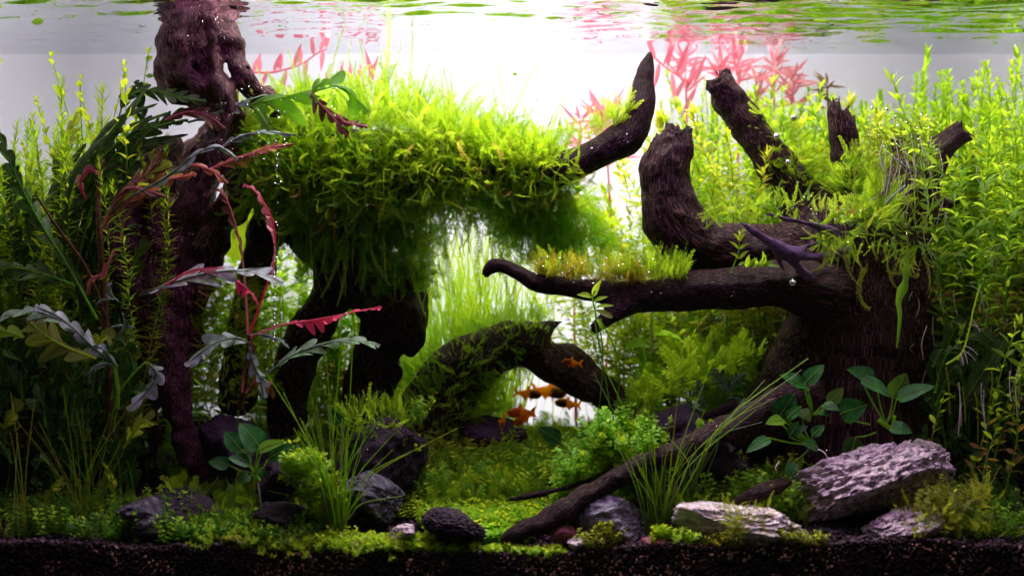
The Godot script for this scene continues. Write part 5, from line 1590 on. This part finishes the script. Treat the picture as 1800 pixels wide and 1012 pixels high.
func carpets() -> void:
	var s1 := sprig(0.010, 4, 0.0036, 1)
	var s2 := sprig(0.016, 6, 0.0034, 2)
	var s3 := sprig(0.007, 3, 0.0042, 3)
	M.sprigs = [s1, s2, s3]
	mass("carpet_plant", "bright green carpet of tiny round leaves between lava rock and fallen branch", "carpet plant", GP(900, 0.06), [
		["sprigs", s1, M.lime, carpet([[720, 0.05], [1010, 0.05], [930, 0.095], [770, 0.095]], 420, 0.8, 0.5)],
		["sprigs", s3, M.broad_young, carpet([[760, 0.06], [960, 0.055], [910, 0.1], [800, 0.1]], 260, 0.9, 0.5)],
		["sprigs", s2, M.green, carpet([[740, -0.03], [1060, -0.03], [1000, 0.05], [760, 0.05]], 150, 0.9, 0.7, 0.01)],
		["sprigs", s1, M.green, carpet([[680, 0.03], [980, 0.03], [960, 0.06], [700, 0.06]], 260, 0.8, 0.5)],
	])
	var hill := []
	for i in 330:
		var t := R(0, 1)
		var px := 985.0 + 180.0 * t
		var z := 0.03 + 0.045 * R(0, 1)
		var top := lerpf(840.0, 762.0, smoothstep(0.0, 0.5, t)) + 20.0 * smoothstep(0.7, 1.0, t)
		var g := GP(px, z)
		var h: float = maxf(P(px, top, z).y - g.y, 0.0)
		hill.append(facing(g + Vector3(0, h * sqrt(R(0.05, 1.0)) * 0.95, 0), Vector3(R(-0.5, 0.5), 1, R(0, 0.7)), R(0.8, 1.25), R(0, TAU)))
	var hill2 := []
	for i in hill.size():
		if i % 3 == 0: hill2.append(hill[i])
	mass("creeping_plant", "heap of lime round-leaved creepers behind the fallen branch", "creeping plant", GP(1070, 0.05), [
		["sprigs", s3, M.lime, hill], ["sprigs", s2, M.broad_young, hill2]])
	mass("carpet_plant", "yellowish creeping weed along the front glass below the grass tuft", "carpet plant", GP(620, 0.11), [
		["sprigs", s1, M.moss_yellow, carpet([[500, 0.098], [730, 0.098], [740, 0.111], [470, 0.111]], 190, 0.6, 0.8)],
		["sprigs", s3, M.moss_yellow, carpet([[740, 0.107], [990, 0.107], [990, 0.112], [740, 0.112]], 120, 0.5, 0.8)],
		["sprigs", s3, M.lime, carpet([[560, 0.094], [780, 0.094], [740, 0.111], [540, 0.111]], 220, 0.6, 0.8)],
		["sprigs", s3, M.olive, carpet([[360, 0.102], [720, 0.1], [720, 0.112], [380, 0.112]], 110, 0.6, 0.8)],
		["creepers", sprig(0.02, 7, 0.0032, 6), M.moss_yellow, carpet([[350, 0.105], [700, 0.105], [700, 0.112], [360, 0.112]], 24, 0.6, 3.0)],
	])
	mass("carpet_plant", "dull green weed on the soil at the left of the grass tuft", "carpet plant", GP(480, 0.09), [
		["sprigs", s1, M.deep, carpet([[330, 0.07], [560, 0.07], [560, 0.105], [330, 0.105]], 260, 0.9, 0.8)],
		["sprigs", fine_moss(), M.moss_shaded, carpet([[250, 0.05], [600, 0.05], [580, 0.1], [280, 0.1]], 700, 1.0, 0.8)],
	])
	mass("floor_weed", "dim weed and fine moss on the soil at the far left under the grass tuft", "weed", GP(160, 0.085), [
		["sprigs", s2, M.deep, carpet([[10, 0.05], [330, 0.05], [330, 0.106], [10, 0.106]], 120, 0.8, 0.7)],
		["moss_shoots", fine_moss(), M.moss_shaded, carpet([[0, 0.04], [330, 0.04], [330, 0.1], [0, 0.1]], 420, 1.0, 0.9)]])
	mass("floor_weed", "dim low weed on the soil at the far right edge", "weed", GP(1740, 0.085), [
		["sprigs", s2, M.deep, carpet([[1640, 0.03], [1790, 0.03], [1790, 0.1], [1660, 0.1]], 70, 0.8, 0.7)],
		["moss_shoots", fine_moss(), M.moss_shaded, carpet([[1560, 0.03], [1790, 0.03], [1790, 0.1], [1620, 0.1]], 260, 1.0, 0.9)]])
	mass("carpet_plant", "sparse weed between the violet rock and the white rock at the front", "carpet plant", GP(1100, 0.11), [
		["sprigs", s2, M.olive, carpet([[1030, 0.108], [1080, 0.108], [1080, 0.112], [1030, 0.112]], 12, 0.7, 0.5)],
		["sprigs", s1, M.lime, carpet([[1150, 0.1], [1220, 0.1], [1220, 0.112], [1140, 0.112]], 22, 0.7, 0.5)],
		["sprigs", s1, M.olive, carpet([[1230, 0.108], [1450, 0.108], [1450, 0.113], [1240, 0.113]], 50, 0.6, 0.7)],
	])
	var climb := []
	for i in 84:
		var t := R(0, 1)
		climb.append(facing(P(lerpf(592, 520, t) + R(-26, 26), lerpf(930, 815, t) + R(-8, 8), 0.085 + R(-0.01, 0.012)), Vector3(R(-0.8, 0.4), 1, R(-0.2, 0.8)), R(0.8, 1.2), R(0, TAU)))
	mass("creeping_plant", "bright lime round-leaved creeper climbing left of the grass tuft", "creeping plant", P(590, 935, 0.085), [["sprigs", s1, M.lime, climb]])
	mass("creeping_plant", "shaded round-leaved creeper between fallen branch and broad leaves", "creeping plant", GP(1330, 0.06), [
		["sprigs", s2, M.green, carpet([[1240, 0.03], [1420, 0.03], [1400, 0.08], [1240, 0.08]], 90, 0.9, 0.6, 0.014)],
		["sprigs", fine_moss(), M.moss_shaded, carpet([[1160, 0.02], [1460, 0.02], [1420, 0.085], [1180, 0.085]], 700, 1.1, 0.8, 0.012)],
	])
	mass("creeping_plant", "thready olive weed over the low pale rock at the right", "creeping plant", P(1660, 915, 0.09), [
		["sprigs", s2, M.olive, shoots([[[1620, 930, 0.095, 18], [1660, 908, 0.09, 26], [1720, 888, 0.085, 22]]], 60, 0.8, 0.5, 0.0, 0.2, 1.0, 0, 0.6)],
		["sprigs", fine_moss(), M.olive, shoots([[[1610, 935, 0.1, 18], [1660, 905, 0.095, 26], [1740, 885, 0.09, 26]]], 200, 1.2, 0.3, 0.0, 0.2, 1.0, 0, 0.7)],
	])
	mass("algae_patch", "olive algae patch draped over the white rock", "algae", P(1330, 905, 0.105), [
		["threads", fine_moss(), M.olive, shoots([[[1270, 902, 0.104, 8], [1310, 904, 0.11, 14], [1350, 902, 0.11, 14]], [[1288, 910, 0.112, 6], [1292, 940, 0.114, 6]]], 260, 0.55, 0.2, 0.2, 0.1, 1.0, 0, 0.8)]])
	mass("rock_moss", "short moss on the crown of the big dark rock behind the grass tuft", "moss", P(660, 740, 0.03), [
		["moss_shoots", fine_moss(), M.moss_shaded, shoots([[[600, 760, 0.04, 26], [650, 738, 0.045, 30], [710, 745, 0.04, 26]]], 420, 1.0, 0.5, 0.0, 0.3, 1.0, 0, 0.6)],
		["sprigs", s2, M.green, shoots([[[720, 740, 0.03, 10], [736, 752, 0.03, 14]]], 18, 0.8, 0.6, 0.0, 0.2, 1.0, 0, 0.5)],
	])
	mass("floor_weed", "dark low weed on the floor under the forked roots", "weed", GP(560, 0.0), [
		["sprigs", s2, M.deep, carpet([[470, -0.04], [760, -0.04], [760, 0.03], [480, 0.03]], 130, 1.0, 0.6)],
		["moss_fronds", M.fronds[4], M.moss_shaded, carpet([[300, -0.06], [760, -0.06], [760, 0.04], [300, 0.06]], 620, 0.9, 0.7)],
	])

func fine_moss() -> ArrayMesh:
	return M.fronds[3]

func small_plants() -> void:
	# on the bough and the stump
	var o := thing("leafy_sprig", "small bright sprig standing on the bough in front of the black horn", "plant", P(1286, 478, 0.03))
	stalk(o, [[1284, 480, 0.03], [1292, 462, 0.031], [1299, 440, 0.032], [1300, 412, 0.032]], 1.4, 0.8, M.stem)
	for a in [[1300, 455, 1282, 444], [1300, 455, 1318, 440], [1299, 438, 1281, 424], [1299, 438, 1318, 428], [1300, 424, 1288, 410], [1300, 424, 1312, 410], [1300, 416, 1297, 404], [1298, 466, 1314, 462]]:
		flat_leaf(o, [a[0], a[1], 0.032], [a[2], a[3], 0.036], 8, 0, M.lime, Vector3(0, 0.6, 0.8), 0.4, 0.3, 5)
	o = thing("leafy_sprig", "low darker sprig right of the bright sprig on the bough", "plant", P(1320, 472, 0.026))
	for a in [[1312, 470, 1318, 446], [1314, 470, 1334, 452], [1322, 470, 1340, 466], [1330, 470, 1326, 452], [1336, 468, 1350, 448], [1340, 470, 1362, 458], [1344, 466, 1340, 440], [1350, 466, 1372, 470]]:
		flat_leaf(o, [a[0], a[1], 0.026], [a[2], a[3], 0.03], 9, 0, M.green, Vector3(0, 0.6, 0.8), 0.4, 0.3, 5)
	o = thing("pale_sprig", "yellowish sprig with long leaves and roots hanging from the bough", "plant", P(1046, 540, 0.05))
	stalk(o, [[1050, 566, 0.05], [1046, 545, 0.05], [1042, 524, 0.052], [1046, 510, 0.054]], 2, 1.4, M.stem)
	for a in [[1042, 522, 1059, 490, 12, 0], [1041, 522, 1013, 519, 13, 0], [1044, 530, 1070, 522, 9, 0], [1046, 545, 1078, 560, 12, 3], [1046, 545, 1030, 560, 9, 0], [1048, 540, 1080, 538, 8, 0], [1040, 560, 1022, 580, 7, 0], [1050, 560, 1062, 586, 7, 0]]:
		flat_leaf(o, [a[0], a[1], 0.052], [a[2], a[3], 0.056], a[4], a[5], M.moss_yellow if a[5] == 0 else M.olive, Vector3(0, 0.6, 0.8), 0.5, 0.3, 6)
	for a in [[1052, 560, 1060, 640, 1046, 780], [1046, 566, 1070, 700, 1075, 800], [1055, 560, 1090, 650, 1066, 790]]:
		stalk(o, [[a[0], a[1], 0.05], [a[2], a[3], 0.045], [a[4], a[5], 0.04]], 1.4, 1.0, M.deep, "root")
	o = thing("root_clump", "pale floating-leaf clump with long white roots hanging over the right limb", "plant", P(1580, 250, 0.02))
	var b := MB.new()
	for i in 150:
		var x := R(1515, 1650)
		var y := 190.0 + 80.0 * R(0, 1) + absf(x - 1585) * 0.35
		var at := P(x, y, R(0.0, 0.03))
		b.leaf(at, Vector3(R(-1, 1), R(-0.2, 1), R(-1, 1)).normalized(), Vector3(R(-1, 1), 1, 0.3), S(R(9, 20), 0.0), S(R(4, 9), 0.0), [3, 0][i % 2], 0.5, 0.2, 4)
	part("leaves", b, M.moss_yellow, o).set_meta("kind", "stuff")
	b = MB.new()
	for i in 120:
		var x := R(1510, 1640)
		var y := 205.0 + 90.0 * R(0, 1) + absf(x - 1580) * 0.35
		var a := P(x, y, R(0.0, 0.03))
		b.tube(spline(PackedVector3Array([a, a + Vector3(R(-0.008, 0.008), R(-0.004, 0.008), R(-0.005, 0.005)), a + Vector3(R(-0.012, 0.012), R(-0.016, 0.004), R(-0.005, 0.005))]), 4), taper(9, 0.0003, 0.0002), 3, false)
	part("runners", b, M.olive, o).set_meta("kind", "stuff")
	for i in 26:
		var x := R(1530, 1655)
		var y := R(235, 285)
		var l := R(50, 120)
		stalk(o, [[x, y, 0.036], [x + R(-8, 12), y + l * 0.4, 0.04], [x + R(-14, 18), y + l * 0.75, 0.042], [x + R(-18, 24), y + l, 0.04]], 0.65, 0.4, M.root if i % 3 else M.olive, "root")
	stalk(o, [[1557, 266, 0.04], [1580, 283, 0.044], [1604, 302, 0.045]], 1.2, 2.2, M.silver, "root")
	stalk(o, [[1592, 326, 0.044], [1575, 340, 0.046], [1557, 358, 0.047]], 1.8, 1.2, M.silver, "root")
	o = thing("curly_rosette", "curly pale yellow rosette on top of the black stump", "plant", P(1482, 388, 0.045))
	for i in 22:
		var a := P(1482 + R(-22, 26), 384 + R(-14, 10), 0.044 + R(-0.004, 0.006))
		b = MB.new()
		b.leaf(a, Vector3(R(-1, 1), R(0.1, 1), R(-0.3, 1)).normalized(), Vector3(0, 0.6, 0.8), S(R(12, 20), 0.045), S(R(7, 11), 0.045), 3, R(-1.0, 1.5), 0.4, 5)
		part("leaf", b, M.gold if i % 7 == 0 else M.moss_yellow, o)
	o = thing("ribbon_leaf", "narrow green ribbon leaf hanging down the front of the black stump", "leaf", P(1580, 610, 0.05))
	b = MB.new()
	var pts := line([[1592, 452, 0.052], [1594, 480, 0.053], [1588, 505, 0.054], [1580, 530, 0.054], [1582, 560, 0.054], [1577, 612, 0.054]], 6)
	var wide := [8, 10, 9, 9, 13, 15, 14, 12, 10, 10, 12, 16, 18, 19, 18, 16, 14, 12, 11, 10, 9, 8, 8, 7, 7, 6, 6, 5, 4, 3, 2]
	for i in pts.size():
		var w := S(wide[i] * 0.5, 0.053)
		b.v.append(pts[i] - Vector3(w, 0, -0.0008)); b.v.append(pts[i]); b.v.append(pts[i] + Vector3(w, 0, 0.001))
	for i in pts.size() - 1:
		b.quad(i * 3, i * 3 + 3, i * 3 + 4, i * 3 + 1); b.quad(i * 3 + 1, i * 3 + 4, i * 3 + 5, i * 3 + 2)
	part("blade", b, M.deep, o)
	# dim plants at the right front
	var dim := stem_plant("dim_stem_plant", stem_shapes(0.10, 0.0062, 2, 0.0085, 0.0030, 0, 0.7, 0.6, 0.15, 121, 0.15), M.stem, M.green, "dim leafy stem at the right front, nearest to the black stump", "plant", "dim stems at the right front")
	stand(dim, 1632, 560, 0.055, 0.10)
	var places := [[1700, 540, 0.05], [1738, 500, 0.03], [1768, 560, 0.05], [1668, 520, 0.0], [1722, 600, 0.07], [1690, 470, -0.03]]
	for i in places.size():
		var c := copy(dim, "dim leafy stem at the right front, " + ["above the rooting stem", "tallest by the sword leaf", "close to the edge with a high tip", "behind the ribbon leaf side of the stump", "short one in the middle", "highest at the back", "short one in the corner", "short one by the stump foot", "lowest one above the olive weed"][i], "dim stems at the right front")
		stand(c, places[i][0], places[i][1], places[i][2], 0.10)
	o = thing("sword_leaf", "broad dark sword leaf slanting up at the right edge", "leaf", P(1690, 715, 0.06))
	flat_leaf(o, [1690, 715, 0.06], [1780, 580, 0.065], 34, 0, M.dark_leaf, Vector3(-0.2, 0.3, 0.9), 0.3, 0.2)
	o = thing("rooting_stem", "bare yellowish stem with white side roots at the right front", "plant", P(1668, 640, 0.085))
	stalk(o, [[1664, 640, 0.085], [1690, 622, 0.086], [1702, 590, 0.087], [1712, 545, 0.088], [1724, 500, 0.088]], 1.6, 1.2, M.moss_yellow)
	for a in [[1694, 616, 1702, 640], [1694, 616, 1716, 634], [1698, 608, 1720, 624], [1706, 570, 1724, 580], [1708, 560, 1724, 584], [1690, 622, 1694, 642]]:
		stalk(o, [[a[0], a[1], 0.087], [(a[0] + a[2]) * 0.5 + 1, (a[1] + a[3]) * 0.5 - 2, 0.088], [a[2], a[3], 0.089]], 1.0, 0.6, M.root, "root")
	o = thing("hanging_roots", "pale roots hanging in the shade at the right edge", "roots", P(1680, 670, 0.08))
	for i in 12:
		var x := R(1640, 1790)
		var y := R(640, 690)
		stalk(o, [[x, y, 0.08], [x + R(-4, 6), y + 30, 0.08], [x + R(-8, 12), y + R(50, 90), 0.082]], 0.9, 0.6, M.olive if i % 2 else M.root, "root")
	o = thing("teal_leaf", "bluish ragged leaves behind the fallen branch", "plant", P(1275, 720, 0.0))
	for a in [[[1280, 690], [1272, 672], [1262, 660], [1256, 648], 34], [[1282, 690], [1290, 672], [1300, 662], [1312, 655], 26], [[1240, 715], [1230, 695], [1232, 680], [1226, 668], 24], [[1280, 700], [1294, 700], [1306, 706], [1318, 706], 18], [[1238, 724], [1222, 718], [1206, 712], [1190, 706], 18]]:
		lobed_leaf(o, [[a[0][0], a[0][1], 0.0], [a[1][0], a[1][1], 0.004], [a[2][0], a[2][1], 0.006], [a[3][0], a[3][1], 0.006]], a[4], 5, 0.05, M.silver_green, Vector3(0, 0.4, 0.9), 0.5)
	o = thing("coin_leaf_plant", "two round lime leaves beside the purple grey twig", "plant", P(1244, 752, 0.06))
	for a in [[1240, 748, 1222, 744, 22], [1244, 748, 1256, 762, 14], [1246, 744, 1254, 738, 10], [1244, 756, 1246, 772, 12]]:
		flat_leaf(o, [a[0], a[1], 0.06], [a[2], a[3], 0.066], a[4], 3, M.broad_young, Vector3(0, 0.3, 0.95), 0.2, 0.1, 6)
	o = thing("coin_leaf_plant", "single round teal leaf above the grass tuft", "plant", P(596, 800, 0.06))
	flat_leaf(o, [598, 744, 0.06], [574, 722, 0.064], 24, 1, M.broad, Vector3(0.2, 0.3, 0.9), 0.3, 0.15, 8)
	stalk(o, [[604, 830, 0.06], [604, 780, 0.06], [598, 744, 0.06]], 1.2, 1.0, M.stem, "stalk")
	o = thing("broad_leaf", "dark teal broad leaf lying on the moss lawn below the fish", "leaf", P(990, 775, -0.02))
	flat_leaf(o, [985, 778, -0.02], [945, 752, -0.015], 34, 1, M.broad, Vector3(0, 0.5, 0.85), 0.3, 0.15, 8)
	flat_leaf(o, [1000, 782, -0.01], [1050, 760, -0.008], 30, 1, M.deep, Vector3(0, 0.5, 0.85), 0.3, 0.15, 8)
	o = thing("shade_plant", "shaded dark green leaves filling the lower right corner", "plant", GP(1720, 0.05))
	for i in 46:
		var x := R(1640, 1800)
		var y := R(560, 830)
		var z := R(0.0, 0.05)
		var w := R(-60, 60)
		lobed_leaf(o, [[x, y + R(40, 90), z], [x + w * 0.3, y + 20, z], [x + w * 0.7, y - R(0, 20), z + 0.004], [x + w, y + R(-30, 20), z + 0.006]], R(22, 44), 4, 0.1, M.dark_leaf, Vector3(R(-0.5, 0.5), 0.6, 0.7))
	# drifting specks
	for a in [[905, 130, -0.05, 5, "tiny drifting leaf speck in the open water above the moss"], [262, 133, 0.0, 7, "tiny drifting leaf speck left of the trunk head"], [65, 38, 0.06, 11, "small green leaf scrap floating at the surface in the left corner"]]:
		o = thing("leaf_speck", a[4], "leaf", P(a[0], a[1], a[2]))
		flat_leaf(o, [a[0] - a[3], a[1], a[2]], [a[0] + a[3], a[1] + 1, a[2]], a[3] * 1.4, 3, M.deep, Vector3(0, 0.4, 0.9), 0.3, 0.1, 5)


# ---------- fish ----------
func fish(label: String, px: float, py: float, z: float, long: float, side: float, pitch: float, yaw: float, belly: Color, M_fin: Material, M_body: Material, M_eye: Material) -> void:
	var c := P(px, py, z)
	var o := thing("fish", label, "fish", c, "orange fish below the arched stump")
	var l := S(long, z)
	o.rotation = Vector3(0, yaw if side > 0 else PI + yaw, pitch * side)
	var b := MB.new()
	var n := 22
	var m := 12
	for i in n + 1:
		var t := float(i) / n                       # nose to tail root
		var h := l * (0.118 * pow(sin(PI * clampf(0.02 + 0.93 * pow(t, 0.72), 0.0, 1.0)), 0.85) + 0.022 * smoothstep(0.0, 0.15, t))
		var w := h * lerpf(0.55, 0.32, t)
		var mid := l * (0.012 * sin(PI * t) - 0.006)
		for k in m:
			var a := TAU * k / m
			b.v.append(Vector3(l * (0.38 - 0.68 * t), mid + cos(a) * h, sin(a) * w))
			var dark := smoothstep(0.02, 0.12, t) * (1.0 - smoothstep(0.48, 0.62, t)) * (1.0 - 0.75 * smoothstep(0.35, 0.95, cos(a)))
			var body := Color(0.98, 0.50, 0.02).lerp(belly, dark)
			b.c.append(body)
	for i in n:
		for k in m:
			var a := i * m + k
			var a2 := i * m + (k + 1) % m
			b.quad(a, a2, a2 + m, a + m)
	var torso := put("body", b.mesh(), M_body, o)
	var fin := func(called: String, list: Array) -> void:
		var f := MB.new()
		for p in list:
			f.v.append(Vector3(p[0] * l, p[1] * l, 0.0004)); f.v.append(Vector3(p[0] * l, p[1] * l, -0.0004))
		var q := list.size()
		for i in range(1, q - 1):
			f.f.append_array(PackedInt32Array([0, i * 2, i * 2 + 2, 1, i * 2 + 3, i * 2 + 1]))
		for i in q:
			var j := (i + 1) % q
			f.quad(i * 2, i * 2 + 1, j * 2 + 1, j * 2)
		put(called, f.mesh(false), M_fin, o)
	fin.call("tail_fin", [[-0.285, 0.0], [-0.30, 0.03], [-0.40, 0.12], [-0.50, 0.17], [-0.44, 0.07], [-0.41, 0.0]])
	fin.call("tail_fin", [[-0.285, 0.0], [-0.41, 0.0], [-0.44, -0.07], [-0.50, -0.17], [-0.40, -0.12], [-0.30, -0.03]])
	fin.call("back_fin", [[0.05, 0.11], [0.0, 0.23], [-0.06, 0.22], [-0.07, 0.15], [-0.08, 0.08]])
	fin.call("belly_fin", [[-0.02, -0.11], [-0.10, -0.21], [-0.16, -0.14], [-0.22, -0.08], [-0.26, -0.03], [-0.2, -0.02]])
	fin.call("breast_fin", [[0.12, -0.13], [0.05, -0.21], [0.04, -0.12]])
	var s := SphereMesh.new()
	s.radius = l * 0.028
	s.height = l * 0.056
	s.radial_segments = 10
	s.rings = 6
	for e: float in [-1.0, 1.0]: put("eye", s, M_eye, torso).position = Vector3(l * 0.30, l * 0.02, e * l * 0.042)

func fishes() -> void:
	var fin := leafy(0.85, 0.42, 0.015, 1.7, 0.92, 0.02, 0.4)
	var body := plain(Color.WHITE, 0.35)
	body.vertex_color_use_as_albedo = true
	body.backlight_enabled = true
	body.backlight = lin(1.5, 1.5, 1.5)
	var eye := plain(lin(0.01, 0.008, 0.006), 0.15)
	var dark := Color(0.05, 0.028, 0.018)
	var red := Color(0.6, 0.18, 0.02)
	fish("orange fish facing right, left one of the pair in the gap", 930, 692, -0.09, 62, 1.0, -0.10, 0.15, dark, fin, body, eye)
	fish("longest orange fish facing right under the arched stump", 968, 688, -0.10, 78, 1.0, -0.16, 0.1, dark, fin, body, eye)
	fish("orange fish facing left with a dark belly, lowest in the bright gap", 996, 709, -0.095, 58, -1.0, -0.13, 0.1, dark, fin, body, eye)
	fish("dull reddish fish facing left in front of the right leg of the arched stump", 1004, 637, -0.03, 44, -1.0, -0.12, 0.2, Color(0.3, 0.09, 0.02), fin, body, eye)
	fish("larger red-orange fish facing left below the gap in front of the dark rock", 914, 725, -0.03, 62, -1.0, 0.03, 0.2, red, fin, body, eye)
	fish("red-orange fish half hidden behind the larger red-orange fish", 918, 737, -0.036, 52, -1.0, 0.5, -0.3, red, fin, body, eye)
	fish("small pale orange fish diving straight down left of the red-orange fish", 883, 742, -0.03, 34, -1.0, 1.35, 0.3, Color(0.55, 0.2, 0.05), fin, body, eye)


# ---------- bubbles ----------
func bubbles() -> void:
	var ball := SphereMesh.new()
	ball.radius = 1.0
	ball.height = 2.0
	ball.radial_segments = 12
	ball.rings = 7
	var bead := plain(lin(0.92, 0.92, 0.95), 0.12)
	bead.metallic = 0.85
	var strings := [["bubble_string", "string of tiny bubbles rising in front of the left end of the moss", 488, 482, 190, 640, 0.06, 44, 7.0], ["bubble_string", "thin straight line of bubbles rising above the leaf painted silvery with light", 482, 481, 430, 600, 0.07, 40, 1.0]]
	for a in strings:
		var list := []
		var at := P(a[2], a[5], a[6])
		for i in a[7]:
			var y := R(a[4], a[5])
			list.append(Transform3D(Basis().scaled(Vector3.ONE * S(R(0.9, 1.8), a[6])), P(lerpf(a[2], a[3], (y - a[4]) / (a[5] - a[4])) + R(-a[8], a[8]) * (0.4 + sin(y * 0.06) * 0.6), y, a[6] + R(-0.002, 0.002)) - at))
		var o := thing(a[0], a[1], "bubbles", at, "", "stuff")
		many("bubbles", ball, bead, list, o)
	var sets := [
		["golden moss cushion on the bough", [[940, 1150, 452, 486, 0.035, 90, 0.8, 2.0], [1000, 1100, 474, 498, 0.045, 26, 0.8, 1.6]]],
		["head of the left trunk just below the surface", [[300, 420, 30, 78, 0.012, 60, 0.45, 1.0], [360, 420, 180, 215, 0.026, 18, 0.5, 1.1]]],
		["leaves lying over the left end of the moss", [[420, 600, 152, 205, 0.028, 50, 0.5, 1.2], [380, 510, 244, 286, 0.05, 30, 0.5, 1.1]]],
		["bare end of the mossy branch", [[1030, 1110, 232, 262, 0.004, 18, 0.5, 1.1], [980, 1140, 110, 320, 0.012, 10, 0.4, 0.9]]],
		["top of the black stump", [[1240, 1440, 345, 385, 0.045, 40, 0.5, 1.3], [1440, 1640, 360, 430, 0.06, 40, 0.5, 1.2]]],
		["clump of white roots on the right limb", [[1525, 1640, 188, 270, 0.04, 34, 1.0, 2.6]]],
		["front of the horizontal bough", [[1120, 1330, 494, 525, 0.05, 6, 0.6, 1.3]]],
	]
	for a in sets:
		var c: Array = a[1][0]
		var at := P((c[0] + c[1]) * 0.5, (c[2] + c[3]) * 0.5, c[4])
		var o := thing("bubble_beads", "tiny silver bubbles clinging to the " + a[0], "bubbles", at, "", "stuff")
		var list := []
		for r in a[1]:
			for i in r[5]:
				list.append(Transform3D(Basis().scaled(Vector3.ONE * S(R(r[6], r[7]), r[4])), P(R(r[0], r[1]), R(r[2], r[3]), r[4] + R(-0.006, 0.004)) - at))
		many("bubbles", ball, bead, list, o)
	var dust := []
	for i in 120: dust.append(Transform3D(Basis().scaled(Vector3.ONE * R(0.00016, 0.0004)), P(R(20, 1780), R(120, 900), R(-0.06, 0.11))))
	many("floating_specks", ball, bead, dust)
	tag(get_node("floating_specks"), "fine pale specks drifting everywhere in the water", "specks", "", "stuff")
	for a in [[1394, 497, 0.045, 6.5, "large silver bubble stuck to the bough under the purple root"], [1396, 207, -0.01, 6, "silver bubble on the moss of the slanting limb"], [1366, 240, -0.008, 6, "silver bubble lower on the moss of the slanting limb"], [1386, 285, -0.004, 5, "silver bubble near the foot of the slanting limb"]]:
		var o := put("bubble", ball, bead)
		o.position = P(a[0], a[1], a[2])
		o.scale = Vector3.ONE * S(a[3], a[2])
		tag(o, a[4], "bubble", "single bubbles on the wood")
